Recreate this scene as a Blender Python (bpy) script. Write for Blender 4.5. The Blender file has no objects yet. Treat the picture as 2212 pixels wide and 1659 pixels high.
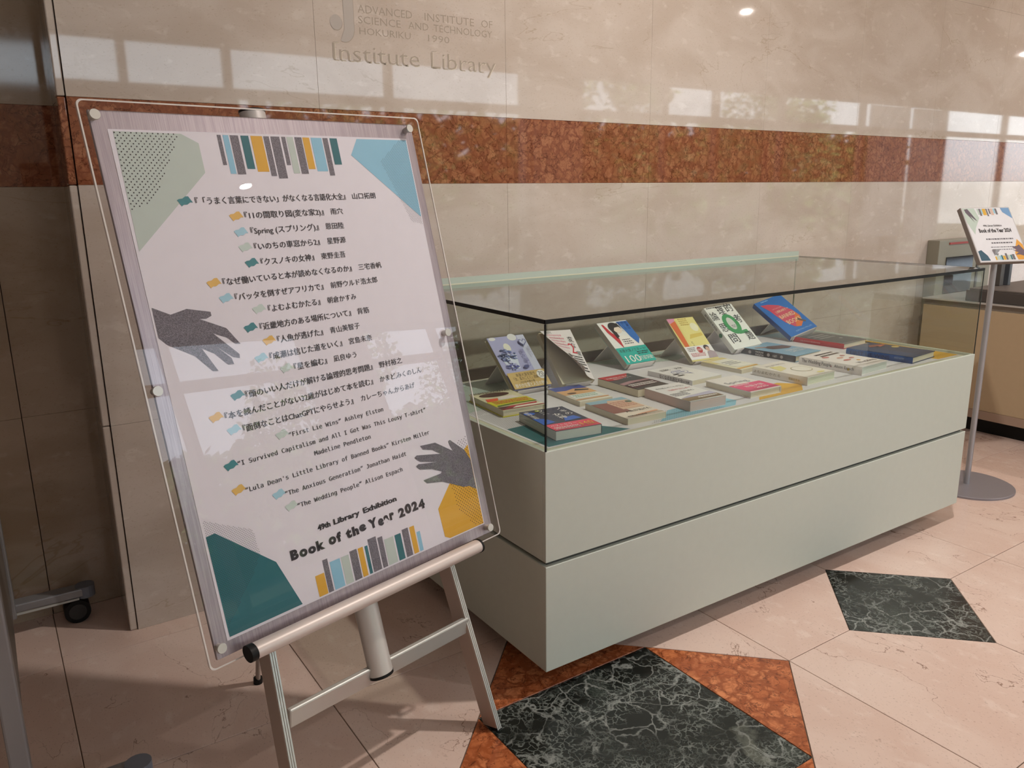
import bpy, bmesh, math, random, os
from mathutils import Matrix, Vector
from mathutils.geometry import tessellate_polygon
random.seed(7)
SC = bpy.context.scene
COL = SC.collection
# ------------------------------------------------------------------ camera
CAMH = 1.1305
cam_d = bpy.data.cameras.new('camera'); cam = bpy.data.objects.new('camera', cam_d); COL.objects.link(cam)
RGT = Vector((0.83174504, -0.55500021, -0.01322668))
UPV = Vector((0.13934389, 0.1856453, 0.97268654))
FWD = Vector((0.53738577, 0.81087026, -0.23174545))
m = Matrix.Identity(4)
for i in range(3):
    m[i][0], m[i][1], m[i][2] = RGT[i], UPV[i], -FWD[i]
m[2][3] = CAMH
cam.matrix_world = m
cam_d.sensor_width = 36; cam_d.lens = 36 * 1713.3 / 2212
cam_d.clip_start = 0.05; cam_d.clip_end = 200
SC.camera = cam
# ------------------------------------------------------------------ exposure, world, sun, lamps
SC.view_settings.view_transform = 'Standard'; SC.view_settings.look = 'None'
SC.view_settings.gamma = 1; SC.view_settings.use_curve_mapping = False
SC.view_settings.exposure = 0.92
W = bpy.data.worlds.new('sky'); SC.world = W; W.use_nodes = True
wn = W.node_tree.nodes; wl = W.node_tree.links
sky = wn.new('ShaderNodeTexSky'); sky.sky_type = 'HOSEK_WILKIE'
sky.sun_direction = Vector((0.25, 0.62, 0.74)).normalized(); sky.turbidity = 4.0; sky.ground_albedo = 0.3
wn['Background'].inputs[1].default_value = 13.5
hs = wn.new('ShaderNodeHueSaturation'); hs.inputs['Saturation'].default_value = .35; hs.inputs['Value'].default_value = 1.05
wl.new(sky.outputs[0], hs.inputs['Color']); wl.new(hs.outputs[0], wn['Background'].inputs[0])
sun_d = bpy.data.lights.new('sun', 'SUN'); sun_d.energy = 14.0; sun_d.angle = 0.01; sun_d.color = (1, .95, .85)
sun = bpy.data.objects.new('sun', sun_d); COL.objects.link(sun)
sun.rotation_euler = Vector((0.25, 0.62, 0.74)).to_track_quat('Z', 'Y').to_euler()
CEIL = 2.8
LAMPS = [(1.85, 0.80, 19), (3.08, -1.18, 11), (5.4, 0.8, 15), (0.3, -2.3, 3), (6.4, -1.18, 12), (8.6, 0.8, 12), (11.5, -1.0, 12)]
# portals in the window openings (they only guide the sampling of the sky)
for x0, x1 in ((-2.9, 5.2), (5.9, 17.8)):
    a = bpy.data.lights.new('window_portal', 'AREA'); a.shape = 'RECTANGLE'; a.size = x1 - x0; a.size_y = 2.4
    a.cycles.is_portal = True
    o = bpy.data.objects.new('window_portal', a); COL.objects.link(o)
    o.location = ((x0 + x1) / 2, -3.0, 1.24); o.rotation_euler = (math.radians(90), 0, 0)

# ------------------------------------------------------------------ helpers
def lin(h):
    h = h.lstrip('#'); c = [int(h[i:i + 2], 16) / 255 for i in (0, 2, 4)]
    return tuple(x / 12.92 if x <= .04045 else ((x + .055) / 1.055) ** 2.4 for x in c) + (1,)
MATS = {}
def newmat(name):
    mt = bpy.data.materials.new(name); mt.use_nodes = True
    return mt, mt.node_tree.nodes, mt.node_tree.links
def mat(hexc, rough=.5, metal=0.0, spec=.5, grain=0.0):
    k = (hexc, rough, metal, spec, grain)
    if k in MATS: return MATS[k]
    mt, n, l = newmat('paint_' + hexc.strip('#'))
    b = n['Principled BSDF']; b.inputs['Roughness'].default_value = rough
    b.inputs['Metallic'].default_value = metal; b.inputs['Specular IOR Level'].default_value = spec
    tc = n.new('ShaderNodeTexCoord'); no = n.new('ShaderNodeTexNoise')
    no.inputs['Scale'].default_value = 40 if not grain else 900; no.inputs['Detail'].default_value = 3
    l.new(tc.outputs['Object'], no.inputs['Vector'])
    mx = n.new('ShaderNodeMix'); mx.data_type = 'RGBA'
    c = lin(hexc); g = grain or .03
    mx.inputs[6].default_value = tuple(x * (1 - g) for x in c[:3]) + (1,)
    mx.inputs[7].default_value = tuple(min(1, x * (1 + g)) for x in c[:3]) + (1,)
    if grain:
        mr = n.new('ShaderNodeMapRange'); mr.inputs[1].default_value = .42; mr.inputs[2].default_value = .58
        l.new(no.outputs[0], mr.inputs[0]); l.new(mr.outputs[0], mx.inputs[0])
    else:
        l.new(no.outputs[0], mx.inputs[0])
    l.new(mx.outputs[2], b.inputs['Base Color'])
    MATS[k] = mt; return mt
def glassmat(name, tint, ior=1.5, rough=0.0):
    mt, n, l = newmat(name); n.remove(n['Principled BSDF'])
    t = n.new('ShaderNodeBsdfTransparent'); t.inputs[0].default_value = tint
    g = n.new('ShaderNodeBsdfGlossy'); g.inputs['Roughness'].default_value = rough
    f = n.new('ShaderNodeFresnel'); f.inputs[0].default_value = ior
    mx = n.new('ShaderNodeMixShader'); ge = n.new('ShaderNodeNewGeometry')
    fr = n.new('ShaderNodeMath'); fr.operation = 'SUBTRACT'; fr.use_clamp = True   # reflect on the outer faces only
    l.new(f.outputs[0], fr.inputs[0]); l.new(ge.outputs['Backfacing'], fr.inputs[1])
    l.new(fr.outputs[0], mx.inputs[0]); l.new(t.outputs[0], mx.inputs[1]); l.new(g.outputs[0], mx.inputs[2])
    l.new(mx.outputs[0], n['Material Output'].inputs[0]); return mt
def coords(n, l, scale=(1, 1, 1), jitter=True):
    tc = n.new('ShaderNodeTexCoord')
    mp = n.new('ShaderNodeMapping'); mp.inputs['Scale'].default_value = scale
    if jitter:
        oi = n.new('ShaderNodeObjectInfo'); mu = n.new('ShaderNodeMath'); mu.operation = 'MULTIPLY'; mu.inputs[1].default_value = 37
        l.new(oi.outputs['Random'], mu.inputs[0])
        ad = n.new('ShaderNodeVectorMath'); ad.operation = 'ADD'
        l.new(tc.outputs['Object'], ad.inputs[0]); l.new(mu.outputs[0], ad.inputs[1]); l.new(ad.outputs[0], mp.inputs[0])
    else:
        l.new(tc.outputs['Object'], mp.inputs[0])
    return mp.outputs[0]
def noise(n, l, v, s, d=5, dist=0.0, rough=.55):
    x = n.new('ShaderNodeTexNoise'); x.inputs['Scale'].default_value = s; x.inputs['Detail'].default_value = d
    x.inputs['Distortion'].default_value = dist; x.inputs['Roughness'].default_value = rough
    l.new(v, x.inputs['Vector']); return x.outputs[0]
def ramp(n, l, v, a, b, lo=0.0, hi=1.0):
    x = n.new('ShaderNodeMapRange'); x.interpolation_type = 'SMOOTHSTEP'
    for i, q in enumerate((a, b, lo, hi)): x.inputs[i + 1].default_value = q
    l.new(v, x.inputs[0]); return x.outputs[0]
def mixc(n, l, f, a, b):
    x = n.new('ShaderNodeMix'); x.data_type = 'RGBA'
    if isinstance(f, float): x.inputs[0].default_value = f
    else: l.new(f, x.inputs[0])
    for i, q in ((6, a), (7, b)):
        if isinstance(q, tuple): x.inputs[i].default_value = q
        else: l.new(q, x.inputs[i])
    return x.outputs[2]
def mul(n, l, a, b):
    x = n.new('ShaderNodeMath'); x.operation = 'MULTIPLY'
    for i, q in enumerate((a, b)):
        if isinstance(q, float): x.inputs[i].default_value = q
        else: l.new(q, x.inputs[i])
    return x.outputs[0]
def vein(n, l, v, s, w, dist=.6, d=6):
    a = noise(n, l, v, s, d, dist)
    x = n.new('ShaderNodeMath'); x.operation = 'SUBTRACT'; l.new(a, x.inputs[0]); x.inputs[1].default_value = .5
    y = n.new('ShaderNodeMath'); y.operation = 'ABSOLUTE'; l.new(x.outputs[0], y.inputs[0])
    return ramp(n, l, y.outputs[0], 0, w, 1, 0)
def cream_marble(name, c1, c2, c3, vc, rough, stretch, vs=2.2, vw=.006, vamt=.7, spec=.5, jitter=True):
    mt, n, l = newmat(name); b = n['Principled BSDF']
    v = coords(n, l, stretch, jitter)
    c = mixc(n, l, ramp(n, l, noise(n, l, v, 3.2, 6, .6), .35, .65), lin(c1), lin(c2))
    c = mixc(n, l, mul(n, l, ramp(n, l, noise(n, l, v, 17, 4, .3), .56, .72), .55), c, lin(c3))
    sp = noise(n, l, v, 160, 2)
    c = mixc(n, l, mul(n, l, ramp(n, l, sp, .6, .75), .35), c, lin(vc))
    vm = mul(n, l, vein(n, l, v, vs, vw), ramp(n, l, noise(n, l, v, 2.6, 2), .47, .6))
    c = mixc(n, l, mul(n, l, vm, vamt), c, lin(vc))
    l.new(c, b.inputs['Base Color']); b.inputs['Roughness'].default_value = rough
    b.inputs['Specular IOR Level'].default_value = spec
    return mt
def red_marble(name, rough, sc, spec=.5, ca='#dc8c5c', cb='#c27044', cc='#a85830', ce='#9c5430'):
    mt, n, l = newmat(name); b = n['Principled BSDF']; v = coords(n, l, (1, 1, 1))
    nz = n.new('ShaderNodeTexNoise'); nz.inputs['Scale'].default_value = 30; nz.inputs['Detail'].default_value = 4; l.new(v, nz.inputs['Vector'])
    sc_ = n.new('ShaderNodeVectorMath'); sc_.operation = 'SCALE'; sc_.inputs['Scale'].default_value = .06; l.new(nz.outputs['Color'], sc_.inputs[0])
    ad = n.new('ShaderNodeVectorMath'); ad.operation = 'ADD'; l.new(v, ad.inputs[0]); l.new(sc_.outputs[0], ad.inputs[1])
    vo = n.new('ShaderNodeTexVoronoi'); vo.feature = 'DISTANCE_TO_EDGE'; vo.inputs['Scale'].default_value = sc; l.new(ad.outputs[0], vo.inputs['Vector'])
    vc = n.new('ShaderNodeTexVoronoi'); vc.inputs['Scale'].default_value = sc; l.new(ad.outputs[0], vc.inputs['Vector'])
    sepr = n.new('ShaderNodeSeparateColor'); l.new(vc.outputs['Color'], sepr.inputs[0])
    cell = mixc(n, l, sepr.outputs[0], lin(ca), lin(cb))
    c = mixc(n, l, ramp(n, l, vo.outputs[0], .0, .22), lin(ce), cell)
    vo2 = n.new('ShaderNodeTexVoronoi'); vo2.feature = 'DISTANCE_TO_EDGE'; vo2.inputs['Scale'].default_value = sc * 2.3; l.new(ad.outputs[0], vo2.inputs['Vector'])
    c = mixc(n, l, mul(n, l, ramp(n, l, vo2.outputs[0], .0, .16, 1, 0), .45), c, lin(ce))
    c = mixc(n, l, mul(n, l, ramp(n, l, noise(n, l, v, 9, 4), .48, .66), .65), c, lin(cc))
    c = mixc(n, l, mul(n, l, vein(n, l, v, 26, .02), .7), c, lin('#4a2114'))
    l.new(c, b.inputs['Base Color']); b.inputs['Roughness'].default_value = rough; b.inputs['Specular IOR Level'].default_value = spec
    return mt
def green_marble(name, rough):
    mt, n, l = newmat(name); b = n['Principled BSDF']; v = coords(n, l)
    def web(sc, amp, w0, nsc):
        nz = n.new('ShaderNodeTexNoise'); nz.inputs['Scale'].default_value = nsc; nz.inputs['Detail'].default_value = 5; l.new(v, nz.inputs['Vector'])
        s = n.new('ShaderNodeVectorMath'); s.operation = 'SCALE'; s.inputs['Scale'].default_value = amp; l.new(nz.outputs['Color'], s.inputs[0])
        ad = n.new('ShaderNodeVectorMath'); ad.operation = 'ADD'; l.new(v, ad.inputs[0]); l.new(s.outputs[0], ad.inputs[1])
        vo = n.new('ShaderNodeTexVoronoi'); vo.feature = 'DISTANCE_TO_EDGE'; vo.inputs['Scale'].default_value = sc; l.new(ad.outputs[0], vo.inputs['Vector'])
        return ramp(n, l, vo.outputs[0], 0, w0, 1, 0)
    c = mixc(n, l, ramp(n, l, noise(n, l, v, 6, 6), .5, .75), lin('#171b19'), lin('#3b433e'))
    w1 = mul(n, l, web(15, .12, .06, 11), ramp(n, l, noise(n, l, v, 9, 3), .36, .6))
    w2 = mul(n, l, web(48, .07, .11, 30), ramp(n, l, noise(n, l, v, 8, 3), .40, .58))
    w3 = mul(n, l, web(95, .05, .14, 60), ramp(n, l, noise(n, l, v, 6, 4, .8), .42, .6))
    c = mixc(n, l, mul(n, l, w3, .22), c, lin('#7d857f'))
    c = mixc(n, l, mul(n, l, w2, .6), c, lin('#868d88')); c = mixc(n, l, mul(n, l, w1, .6), c, lin('#a7aca8'))
    c = mixc(n, l, mul(n, l, ramp(n, l, noise(n, l, v, 3.5, 8, 1.5), .6, .72), .5), c, lin('#75796f'))
    l.new(c, b.inputs['Base Color']); b.inputs['Roughness'].default_value = rough
    return mt
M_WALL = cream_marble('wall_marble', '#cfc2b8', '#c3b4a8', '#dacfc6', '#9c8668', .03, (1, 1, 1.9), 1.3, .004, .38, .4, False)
M_WALLD = cream_marble('shaded_recess_marble', '#b9a793', '#ae9a84', '#c2b2a0', '#8f7654', .06, (1, 1, 1.9), 1.3, .004, .38, .4, False)  # wall marble again, with the shade of the recess put into its colour
M_FLOOR = cream_marble('floor_marble', '#dfc8bc', '#d8bdb0', '#e6d3c8', '#7c5a46', .22, (1.6, 1, 1), 3.2, .0042, .8, .45)
M_RED = red_marble('red_floor_marble', .22, 24)
M_REDW = red_marble('red_wall_marble', .03, 30, .5, '#ad7455', '#9c6446', '#8a5236', '#86503a')
M_GREEN = green_marble('green_marble', .2)
M_GROUT = mat('#6e5c4e', .9)
M_WHITE = mat('#c6ccc2', .4)          # enamelled case
M_GAP = mat('#4a4b46', .7)
M_BLACK = mat('#0d0d0d', .5, 0, .25)
M_DARK = mat('#2c2a29', .6)
M_ALU = mat('#c9c5c0', .38, .3)
M_ALUD = mat('#8c8884', .35, .6)
M_PAPER = mat('#e3e2e6', .5)
M_PAGE = mat('#dcd2bb', .8)
M_ACR = glassmat('clear_acrylic', (.985, .975, .985, 1), 1.46)
M_GLASS = glassmat('green_tinted_glass', (.93, .955, .935, 1), 1.5)
M_WIN = glassmat('window_glass', (.92, .95, .94, 1), 1.5)
M_INK = mat('#2a2427', .5)
M_GREY = mat('#6d6a70', .5, 0, .5, .45)
M_TEAL, M_MINT, M_BLUE, M_YEL = mat('#1f6a70', .5), mat('#bccbc0', .5), mat('#8cc3d8', .5), mat('#dba92c', .5)
M_FLAG = [mat('#3f878c', .5), mat('#e0b860', .5), mat('#a3d0dd', .5), mat('#c4d6cc', .5)]

class MB:
    def __init__(s): s.v = []; s.f = []; s.mi = []; s.mats = []
    def mid(s, mt):
        if mt not in s.mats: s.mats.append(mt)
        return s.mats.index(mt)
    def add(s, vs, fs, mt, M=None):
        b = len(s.v); k = s.mid(mt)
        s.v += [tuple(M @ Vector(v)) if M else tuple(v) for v in vs]
        s.f += [tuple(b + i for i in f) for f in fs]; s.mi += [k] * len(fs); return s
    def box(s, a, b, mt, M=None, bev=0.0):
        bm = bmesh.new(); bmesh.ops.create_cube(bm, size=1)
        for v in bm.verts: v.co = Vector([(a[i] + b[i]) / 2 + v.co[i] * (b[i] - a[i]) for i in range(3)])
        if bev: bmesh.ops.bevel(bm, geom=bm.edges[:], offset=bev, segments=2, affect='EDGES', profile=.5)
        bm.verts.index_update()
        s.add([v.co[:] for v in bm.verts], [[v.index for v in f.verts] for f in bm.faces], mt, M); bm.free(); return s
    def prism(s, pts, z0, z1, mt, M=None):
        n = len(pts)
        vs = [(p[0], p[1], z0) for p in pts] + [(p[0], p[1], z1) for p in pts]
        fs = [tuple(range(n))[::-1], tuple(range(n, 2 * n))] + [(i, (i + 1) % n, n + (i + 1) % n, n + i) for i in range(n)]
        return s.add(vs, fs, mt, M)
    def poly(s, pts, z, mt, M=None):   # flat printed patch, triangulated
        tri = tessellate_polygon([[Vector((p[0], p[1], 0)) for p in pts]]); fs = []
        for a, b, c in tri:
            ar = (pts[b][0] - pts[a][0]) * (pts[c][1] - pts[a][1]) - (pts[c][0] - pts[a][0]) * (pts[b][1] - pts[a][1])
            fs.append((a, b, c) if ar > 0 else (c, b, a))
        return s.add([(p[0], p[1], z) for p in pts], fs, mt, M)
    def cyl(s, p0, p1, r, mt, n=20, r1=None, sx=1.0, M=None, X=None):
        p0, p1 = Vector(p0), Vector(p1); r1 = r if r1 is None else r1
        z = (p1 - p0).normalized(); x = (X or Vector((1, 0, 0) if abs(z.x) < .9 else (0, 1, 0))); x = (x - z * x.dot(z)).normalized(); y = z.cross(x)
        ring = lambda p, q: [tuple(p + x * q * sx * math.cos(a) + y * q * math.sin(a)) for a in [2 * math.pi * i / n for i in range(n)]]
        fs = [(i, (i + 1) % n, n + (i + 1) % n, n + i) for i in range(n)] + [tuple(range(n))[::-1], tuple(range(n, 2 * n))]
        return s.add(ring(p0, r) + ring(p1, r1), fs, mt, M)
    def beam(s, p0, p1, w, d, mt, wdir, bev=0.0):   # rectangular bar from p0 to p1, width w along wdir, depth d
        p0, p1 = Vector(p0), Vector(p1); z = (p1 - p0); L = z.length; z.normalize()
        x = Vector(wdir); x = (x - z * x.dot(z)).normalized(); y = z.cross(x)
        M = Matrix.Identity(4)
        for i in range(3): M[i][0], M[i][1], M[i][2], M[i][3] = x[i], y[i], z[i], p0[i]
        return s.box((-w / 2, -d / 2, 0), (w / 2, d / 2, L), mt, M, bev)
    def build(s, name, parent=None, smooth=False, kind=None):
        me = bpy.data.meshes.new(name); me.from_pydata(s.v, [], s.f)
        for q in s.mats: me.materials.append(q)
        me.polygons.foreach_set('material_index', s.mi)
        if smooth:
            me.polygons.foreach_set('use_smooth', [True] * len(me.polygons))
            try: me.set_sharp_from_angle(angle=math.radians(35))
            except Exception: pass
        me.update(); o = bpy.data.objects.new(name, me); COL.objects.link(o)
        if parent: o.parent = parent
        if kind: o['kind'] = kind
        return o
def thing(name, label, cat, M=None, group=None):
    o = bpy.data.objects.new(name, None); COL.objects.link(o); o.empty_display_size = .05
    if M is not None: o.matrix_world = M
    o['label'] = label; o['category'] = cat
    if group: o['group'] = group
    return o
def frame(o, x, y, z):
    M = Matrix.Identity(4)
    for i in range(3): M[i][0], M[i][1], M[i][2], M[i][3] = x[i], y[i], z[i], o[i]
    return M
# ---- lettering from Blender's own fonts, turned into flat meshes
FONTS = {None: None}
def font(name):
    if name not in FONTS:
        try: FONTS[name] = bpy.data.fonts.load(os.path.join(bpy.utils.system_resource('DATAFILES', path='fonts'), name))
        except Exception: FONTS[name] = None
    return FONTS[name]
GC = {}
def glyphs(s, off=0.0, fnt=None, res=2):
    k = (s, off, fnt, res)
    if k in GC: return GC[k]
    c = bpy.data.curves.new('t', 'FONT'); c.body = s; c.offset = off; c.resolution_u = res; c.size = 1
    f = font(fnt)
    if f: c.font = f
    o = bpy.data.objects.new('t', c); COL.objects.link(o)
    me = bpy.data.meshes.new_from_object(o.evaluated_get(bpy.context.evaluated_depsgraph_get()))
    vs = [v.co[:] for v in me.vertices]; fs = [tuple(p.vertices) for p in me.polygons]
    bpy.data.objects.remove(o); bpy.data.curves.remove(c); bpy.data.meshes.remove(me)
    xs = [v[0] for v in vs] or [0, 1]; GC[k] = (vs, fs, min(xs), max(xs)); return GC[k]
def text(mb, s, x, y, size, mt, z, width=None, off=0.0, fnt=None, rot=0.0, M=None, slant=0.0, sy=None, res=2, align='l'):
    vs, fs, a, b = glyphs(s, off, fnt, res)
    sx = (width / (b - a)) if width else size
    h = sy or size; ca, sa = math.cos(rot), math.sin(rot)
    dx = -(b - a) * sx / 2 if align == 'c' else 0
    out = []
    for v in vs:
        px, py = (v[0] - a) * sx + dx + v[1] * h * slant, v[1] * h
        out.append((x + px * ca - py * sa, y + px * sa + py * ca, z))
    mb.add(out, fs, mt, M)
def vtext(mb, s, x, y, size, mt, z, step=1.05, off=0.0, M=None):
    for i, ch in enumerate(s): text(mb, ch, x - size / 2, y - (i + 1) * size * step, size, mt, z, off=off, M=M)
def ell(cx, cy, rx, ry, n=24, a0=0, a1=2 * math.pi):
    return [(cx + rx * math.cos(a0 + (a1 - a0) * i / n), cy + ry * math.sin(a0 + (a1 - a0) * i / n)) for i in range(n + (0 if a1 - a0 > 6.2 else 1))]
def inside(p, poly):
    c = False; n = len(poly)
    for i in range(n):
        (x1, y1), (x2, y2) = poly[i], poly[(i + 1) % n]
        if (y1 > p[1]) != (y2 > p[1]) and p[0] < (x2 - x1) * (p[1] - y1) / (y2 - y1) + x1: c = not c
    return c
def dots(mb, poly, pitch, r, mt, z, M=None, ang=math.radians(45), n=6):
    xs = [p[0] for p in poly]; ys = [p[1] for p in poly]; cx, cy = (max(xs) + min(xs)) / 2, (max(ys) + min(ys)) / 2
    R = max(max(xs) - min(xs), max(ys) - min(ys)); k = int(R / pitch) + 1
    ca, sa = math.cos(ang), math.sin(ang); vs = []; fs = []
    for i in range(-k, k + 1):
        for j in range(-k, k + 1):
            x, y = cx + (i * ca - j * sa) * pitch, cy + (i * sa + j * ca) * pitch
            if inside((x, y), poly):
                b = len(vs); vs += [(x + r * math.cos(6.283 * t / n), y + r * math.sin(6.283 * t / n), z) for t in range(n)]; fs.append(tuple(range(b, b + n)))
    mb.add(vs, fs, mt, M)

# ------------------------------------------------------------------ room shell
YW, YR, XC = 2.178, 2.41, 0.22       # main wall face, recessed wall face, corner between them
X0, X1, Y0 = -3.0, 18.0, -3.0
fl = MB().box((X0, Y0 - .2, -.12), (X1, YR + .2, -.0025), M_GROUT).build('floor', kind='structure')
GX = lambda k: .035 + .4985 * k; GY = lambda k: 1.085 + .5 * k if k < 2 else {2: 2.105, 3: 2.62}[k]
ntile = 0
def tile(pts, mt, name='tile'):
    cx = sum(p[0] for p in pts) / len(pts); cy = sum(p[1] for p in pts) / len(pts)
    g = .001; q = []
    n = len(pts)
    for i in range(n):   # inset every edge by g
        a, b, c = Vector(pts[i - 1]), Vector(pts[i]), Vector(pts[(i + 1) % n])
        e1, e2 = (b - a).normalized(), (c - b).normalized()
        n1, n2 = Vector((-e1.y, e1.x)), Vector((-e2.y, e2.x))
        d = n1 + n2; q.append(b + d * (g / max(.2, 1 + n1.dot(n2))))
    mb = MB(); k = len(q); t = -.0007
    c_ = Vector((cx, cy))
    inner = [c_ + (p - c_) * (1 - .0012 / max((p - c_).length, .01)) for p in q]
    vs = [(p[0], p[1], -.01) for p in q] + [(p[0], p[1], t) for p in q] + [(p[0], p[1], 0) for p in inner]
    fs = [tuple(range(2 * k, 3 * k))] + [(i, (i + 1) % k, k + (i + 1) % k, k + i) for i in range(k)] + [(k + i, k + (i + 1) % k, 2 * k + (i + 1) % k, 2 * k + i) for i in range(k)]
    mb.add(vs, fs, mt); mb.build(name, fl)
BIG = (GX(2), GY(0), .4985); SMALL = [(GX(4), GY(0), .25)]
for ix in range(-2, 12):
    for iy in range(-5, 3):
        xa, xb, ya, yb = GX(ix), GX(ix + 1), GY(iy), GY(iy + 1)
        if iy == 2: yb = YR if xb < XC else YW
        if iy == 2 and ix == 0: yb = YR
        if xa >= XC - .2 and iy == 2 and ix > 0: yb = YW - .0005
        pts = [(xa, ya), (xb, ya), (xb, yb), (xa, yb)]
        for cx, cy, r in [BIG] + SMALL:
            for i, p in enumerate(pts):
                if abs(p[0] - cx) < .01 and abs(p[1] - cy) < .01:
                    a, b = pts[i - 1], pts[(i + 1) % len(pts)]
                    da = Vector(a) - Vector(p); db = Vector(b) - Vector(p)
                    if r > da.length - .02 or r > db.length - .02: pts = [q for j, q in enumerate(pts) if j != i]
                    else: pts = pts[:i] + [tuple(Vector(p) + da.normalized() * r), tuple(Vector(p) + db.normalized() * r)] + pts[i + 1:]
                    break
        tile(pts, M_FLOOR)
cx, cy, r = BIG; h = r / 2
tile([(cx - h, cy - h), (cx + h, cy - h), (cx + h, cy + h), (cx - h, cy + h)], M_GREEN, 'green_tile')
for k in range(4):
    c, s = round(math.cos(k * math.pi / 2)), round(math.sin(k * math.pi / 2))
    tile([(cx + x * c - y * s, cy + x * s + y * c) for x, y in ((r, 0), (h, h), (h, -h))], M_RED, 'red_tile')
cx, cy, r = SMALL[0]
tile([(cx, cy - r), (cx + r, cy), (cx, cy + r), (cx - r, cy)], M_GREEN, 'green_tile')
far = MB()
for ix in range(-6, 36):
    for iy in range(-9, 3):
        if -2 <= ix < 12 and -5 <= iy: continue
        xa, xb, ya, yb = GX(ix), GX(ix + 1), GY(iy), GY(iy + 1)
        if iy == 2: yb = YR if xb < XC else YW
        far.box((xa + .001, max(ya, Y0) + .001, -.01), (xb - .001, yb - .001, 0), M_FLOOR)
far.build('outer_tiles', fl, kind='stuff')

# main wall with stone panels; band of red marble
M_JOINT = mat('#b3a595', .8)
wb = MB().box((XC + .02, YW + .03, -.01), (X1, YR + .3, CEIL), M_JOINT).build('wall_back', kind='structure')
PW = .608; rows = [(0, .573, M_WALL), (.573, 1.167, M_WALL), (1.167, 1.366, M_REDW), (1.366, 1.985, M_WALL), (1.985, 2.4, M_WALL), (2.4, CEIL, M_WALL)]
def panel(x0, x1, z0, z1, yf, mt, par, nm, g=.0003, yb=.032):
    MB().box((x0 + g, yf, z0 + g), (x1 - g, yf + yb, z1 - g), mt, None, .0003).build(nm, par)
for r_, (z0, z1, mt) in enumerate(rows):
    k = 0
    while XC + PW * k < 9.4:
        panel(XC + PW * k, XC + PW * (k + 1), z0, z1, YW, mt, wb, 'band_slab' if mt is M_REDW else 'wall_panel'); k += 1
    panel(XC + PW * k, X1, z0, z1, YW, mt, wb, 'band_slab' if mt is M_REDW else 'wall_panel')
    # end face of the main wall towards the recess: a stone strip and the deeper return
    zz = (z0 + .0007, z1 - .0007)
    MB().box((XC - .019, YW + .003, zz[0]), (XC - .0012, YW + .05, zz[1]), mt, None, .003).build('edge_strip', wb)
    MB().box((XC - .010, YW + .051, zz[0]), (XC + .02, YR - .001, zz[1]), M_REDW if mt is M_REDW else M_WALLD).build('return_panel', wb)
# recessed wall on the left
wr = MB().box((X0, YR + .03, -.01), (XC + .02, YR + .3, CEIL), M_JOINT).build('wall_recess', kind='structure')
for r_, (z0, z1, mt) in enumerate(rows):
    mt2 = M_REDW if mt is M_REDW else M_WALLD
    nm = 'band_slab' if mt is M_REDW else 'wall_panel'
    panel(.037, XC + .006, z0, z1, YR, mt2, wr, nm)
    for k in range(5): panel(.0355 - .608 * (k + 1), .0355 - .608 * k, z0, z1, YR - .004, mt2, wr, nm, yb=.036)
# engraved inscription on the main wall, upper left
M_ENG = mat('#a89a8a', .5)
ins = thing('wall_inscription', 'shallow engraved grey lettering high on the cream marble wall', 'inscription', frame((0, YW, 0), (1, 0, 0), (0, 0, 1), (0, -1, 0)))
mb = MB(); e = .0004
text(mb, 'ADVANCED', .955, 1.621, .030, M_ENG, e, width=.165, off=-.006); text(mb, 'INSTITUTE', 1.160, 1.621, .030, M_ENG, e, width=.165, off=-.006); text(mb, 'OF', 1.350, 1.621, .030, M_ENG, e, width=.04, off=-.006)
text(mb, 'SCIENCE', .955, 1.594, .028, M_ENG, e, width=.128, off=-.006); text(mb, 'AND', 1.107, 1.594, .028, M_ENG, e, width=.064, off=-.006); text(mb, 'TECHNOLOGY', 1.188, 1.594, .028, M_ENG, e, width=.2, off=-.006)
text(mb, 'HOKURIKU', .957, 1.566, .026, M_ENG, e, width=.156, off=-.006); text(mb, '1990', 1.169, 1.566, .026, M_ENG, e, width=.07, off=-.006)
mb.build('lettering', ins)
mb = None; M_ENG2 = mat('#a99b8c', .5); M_ENG_LIT = mat('#d8ccbb', .5)
def serif_word(word, x0, x1, base, size):
    # thin engraved roman letters: the font's own strokes slimmed, with small serifs added at the stem ends
    mb = MB(); vs, fs, a, b_ = glyphs(word, -.012); k = (x1 - x0) / (b_ - a)
    for q, dx, zz in ((M_ENG_LIT, .0016, .0003), (M_ENG2, 0, .0006)):  # paler offset copy is a painted highlight along the cut edges
        mb.add([(x0 + (v[0] - a) * k + dx, base + v[1] * size - dx, zz) for v in vs], fs, q)
        x = x0
        for ch in word:
            g = glyphs(ch, -.012); w_ = 0
            adv = glyphs(ch + 'I', -.012)[3] - glyphs('I', -.012)[3] + 0
            lo, hi = g[2], g[3]
            stems = {'I': [.5], 'n': [.1, .9], 'i': [.5], 'L': [.12], 'r': [.15], 'u': [.92], 't': [.45]}.get(ch, [])
            xs = [x + ((lo + (hi - lo) * s_) - 0) * k for s_ in stems]
            for sx in xs:
                mb.poly([(sx - .007 + dx, base - dx), (sx + .007 + dx, base - dx), (sx + .007 + dx, base + .0014 - dx), (sx - .007 + dx, base + .0014 - dx)], zz, q)
                if ch in 'IL':
                    t_ = base + size * .70; mb.poly([(sx - .008 + dx, t_ - dx), (sx + .008 + dx, t_ - dx), (sx + .008 + dx, t_ + .0014 - dx), (sx - .008 + dx, t_ + .0014 - dx)], zz, q)
            x += adv * k
    mb.build('title_lettering', ins)
serif_word('Institute', .876, 1.138, 1.494, .064)
serif_word('Library', 1.176, 1.398, 1.494, .064)
mb = MB(); jj = []
for i in range(13):
    a = -math.pi * i / 12 * .62; jj.append((.912 + .029 * math.cos(a), 1.578 + .036 * math.sin(a)))
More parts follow.
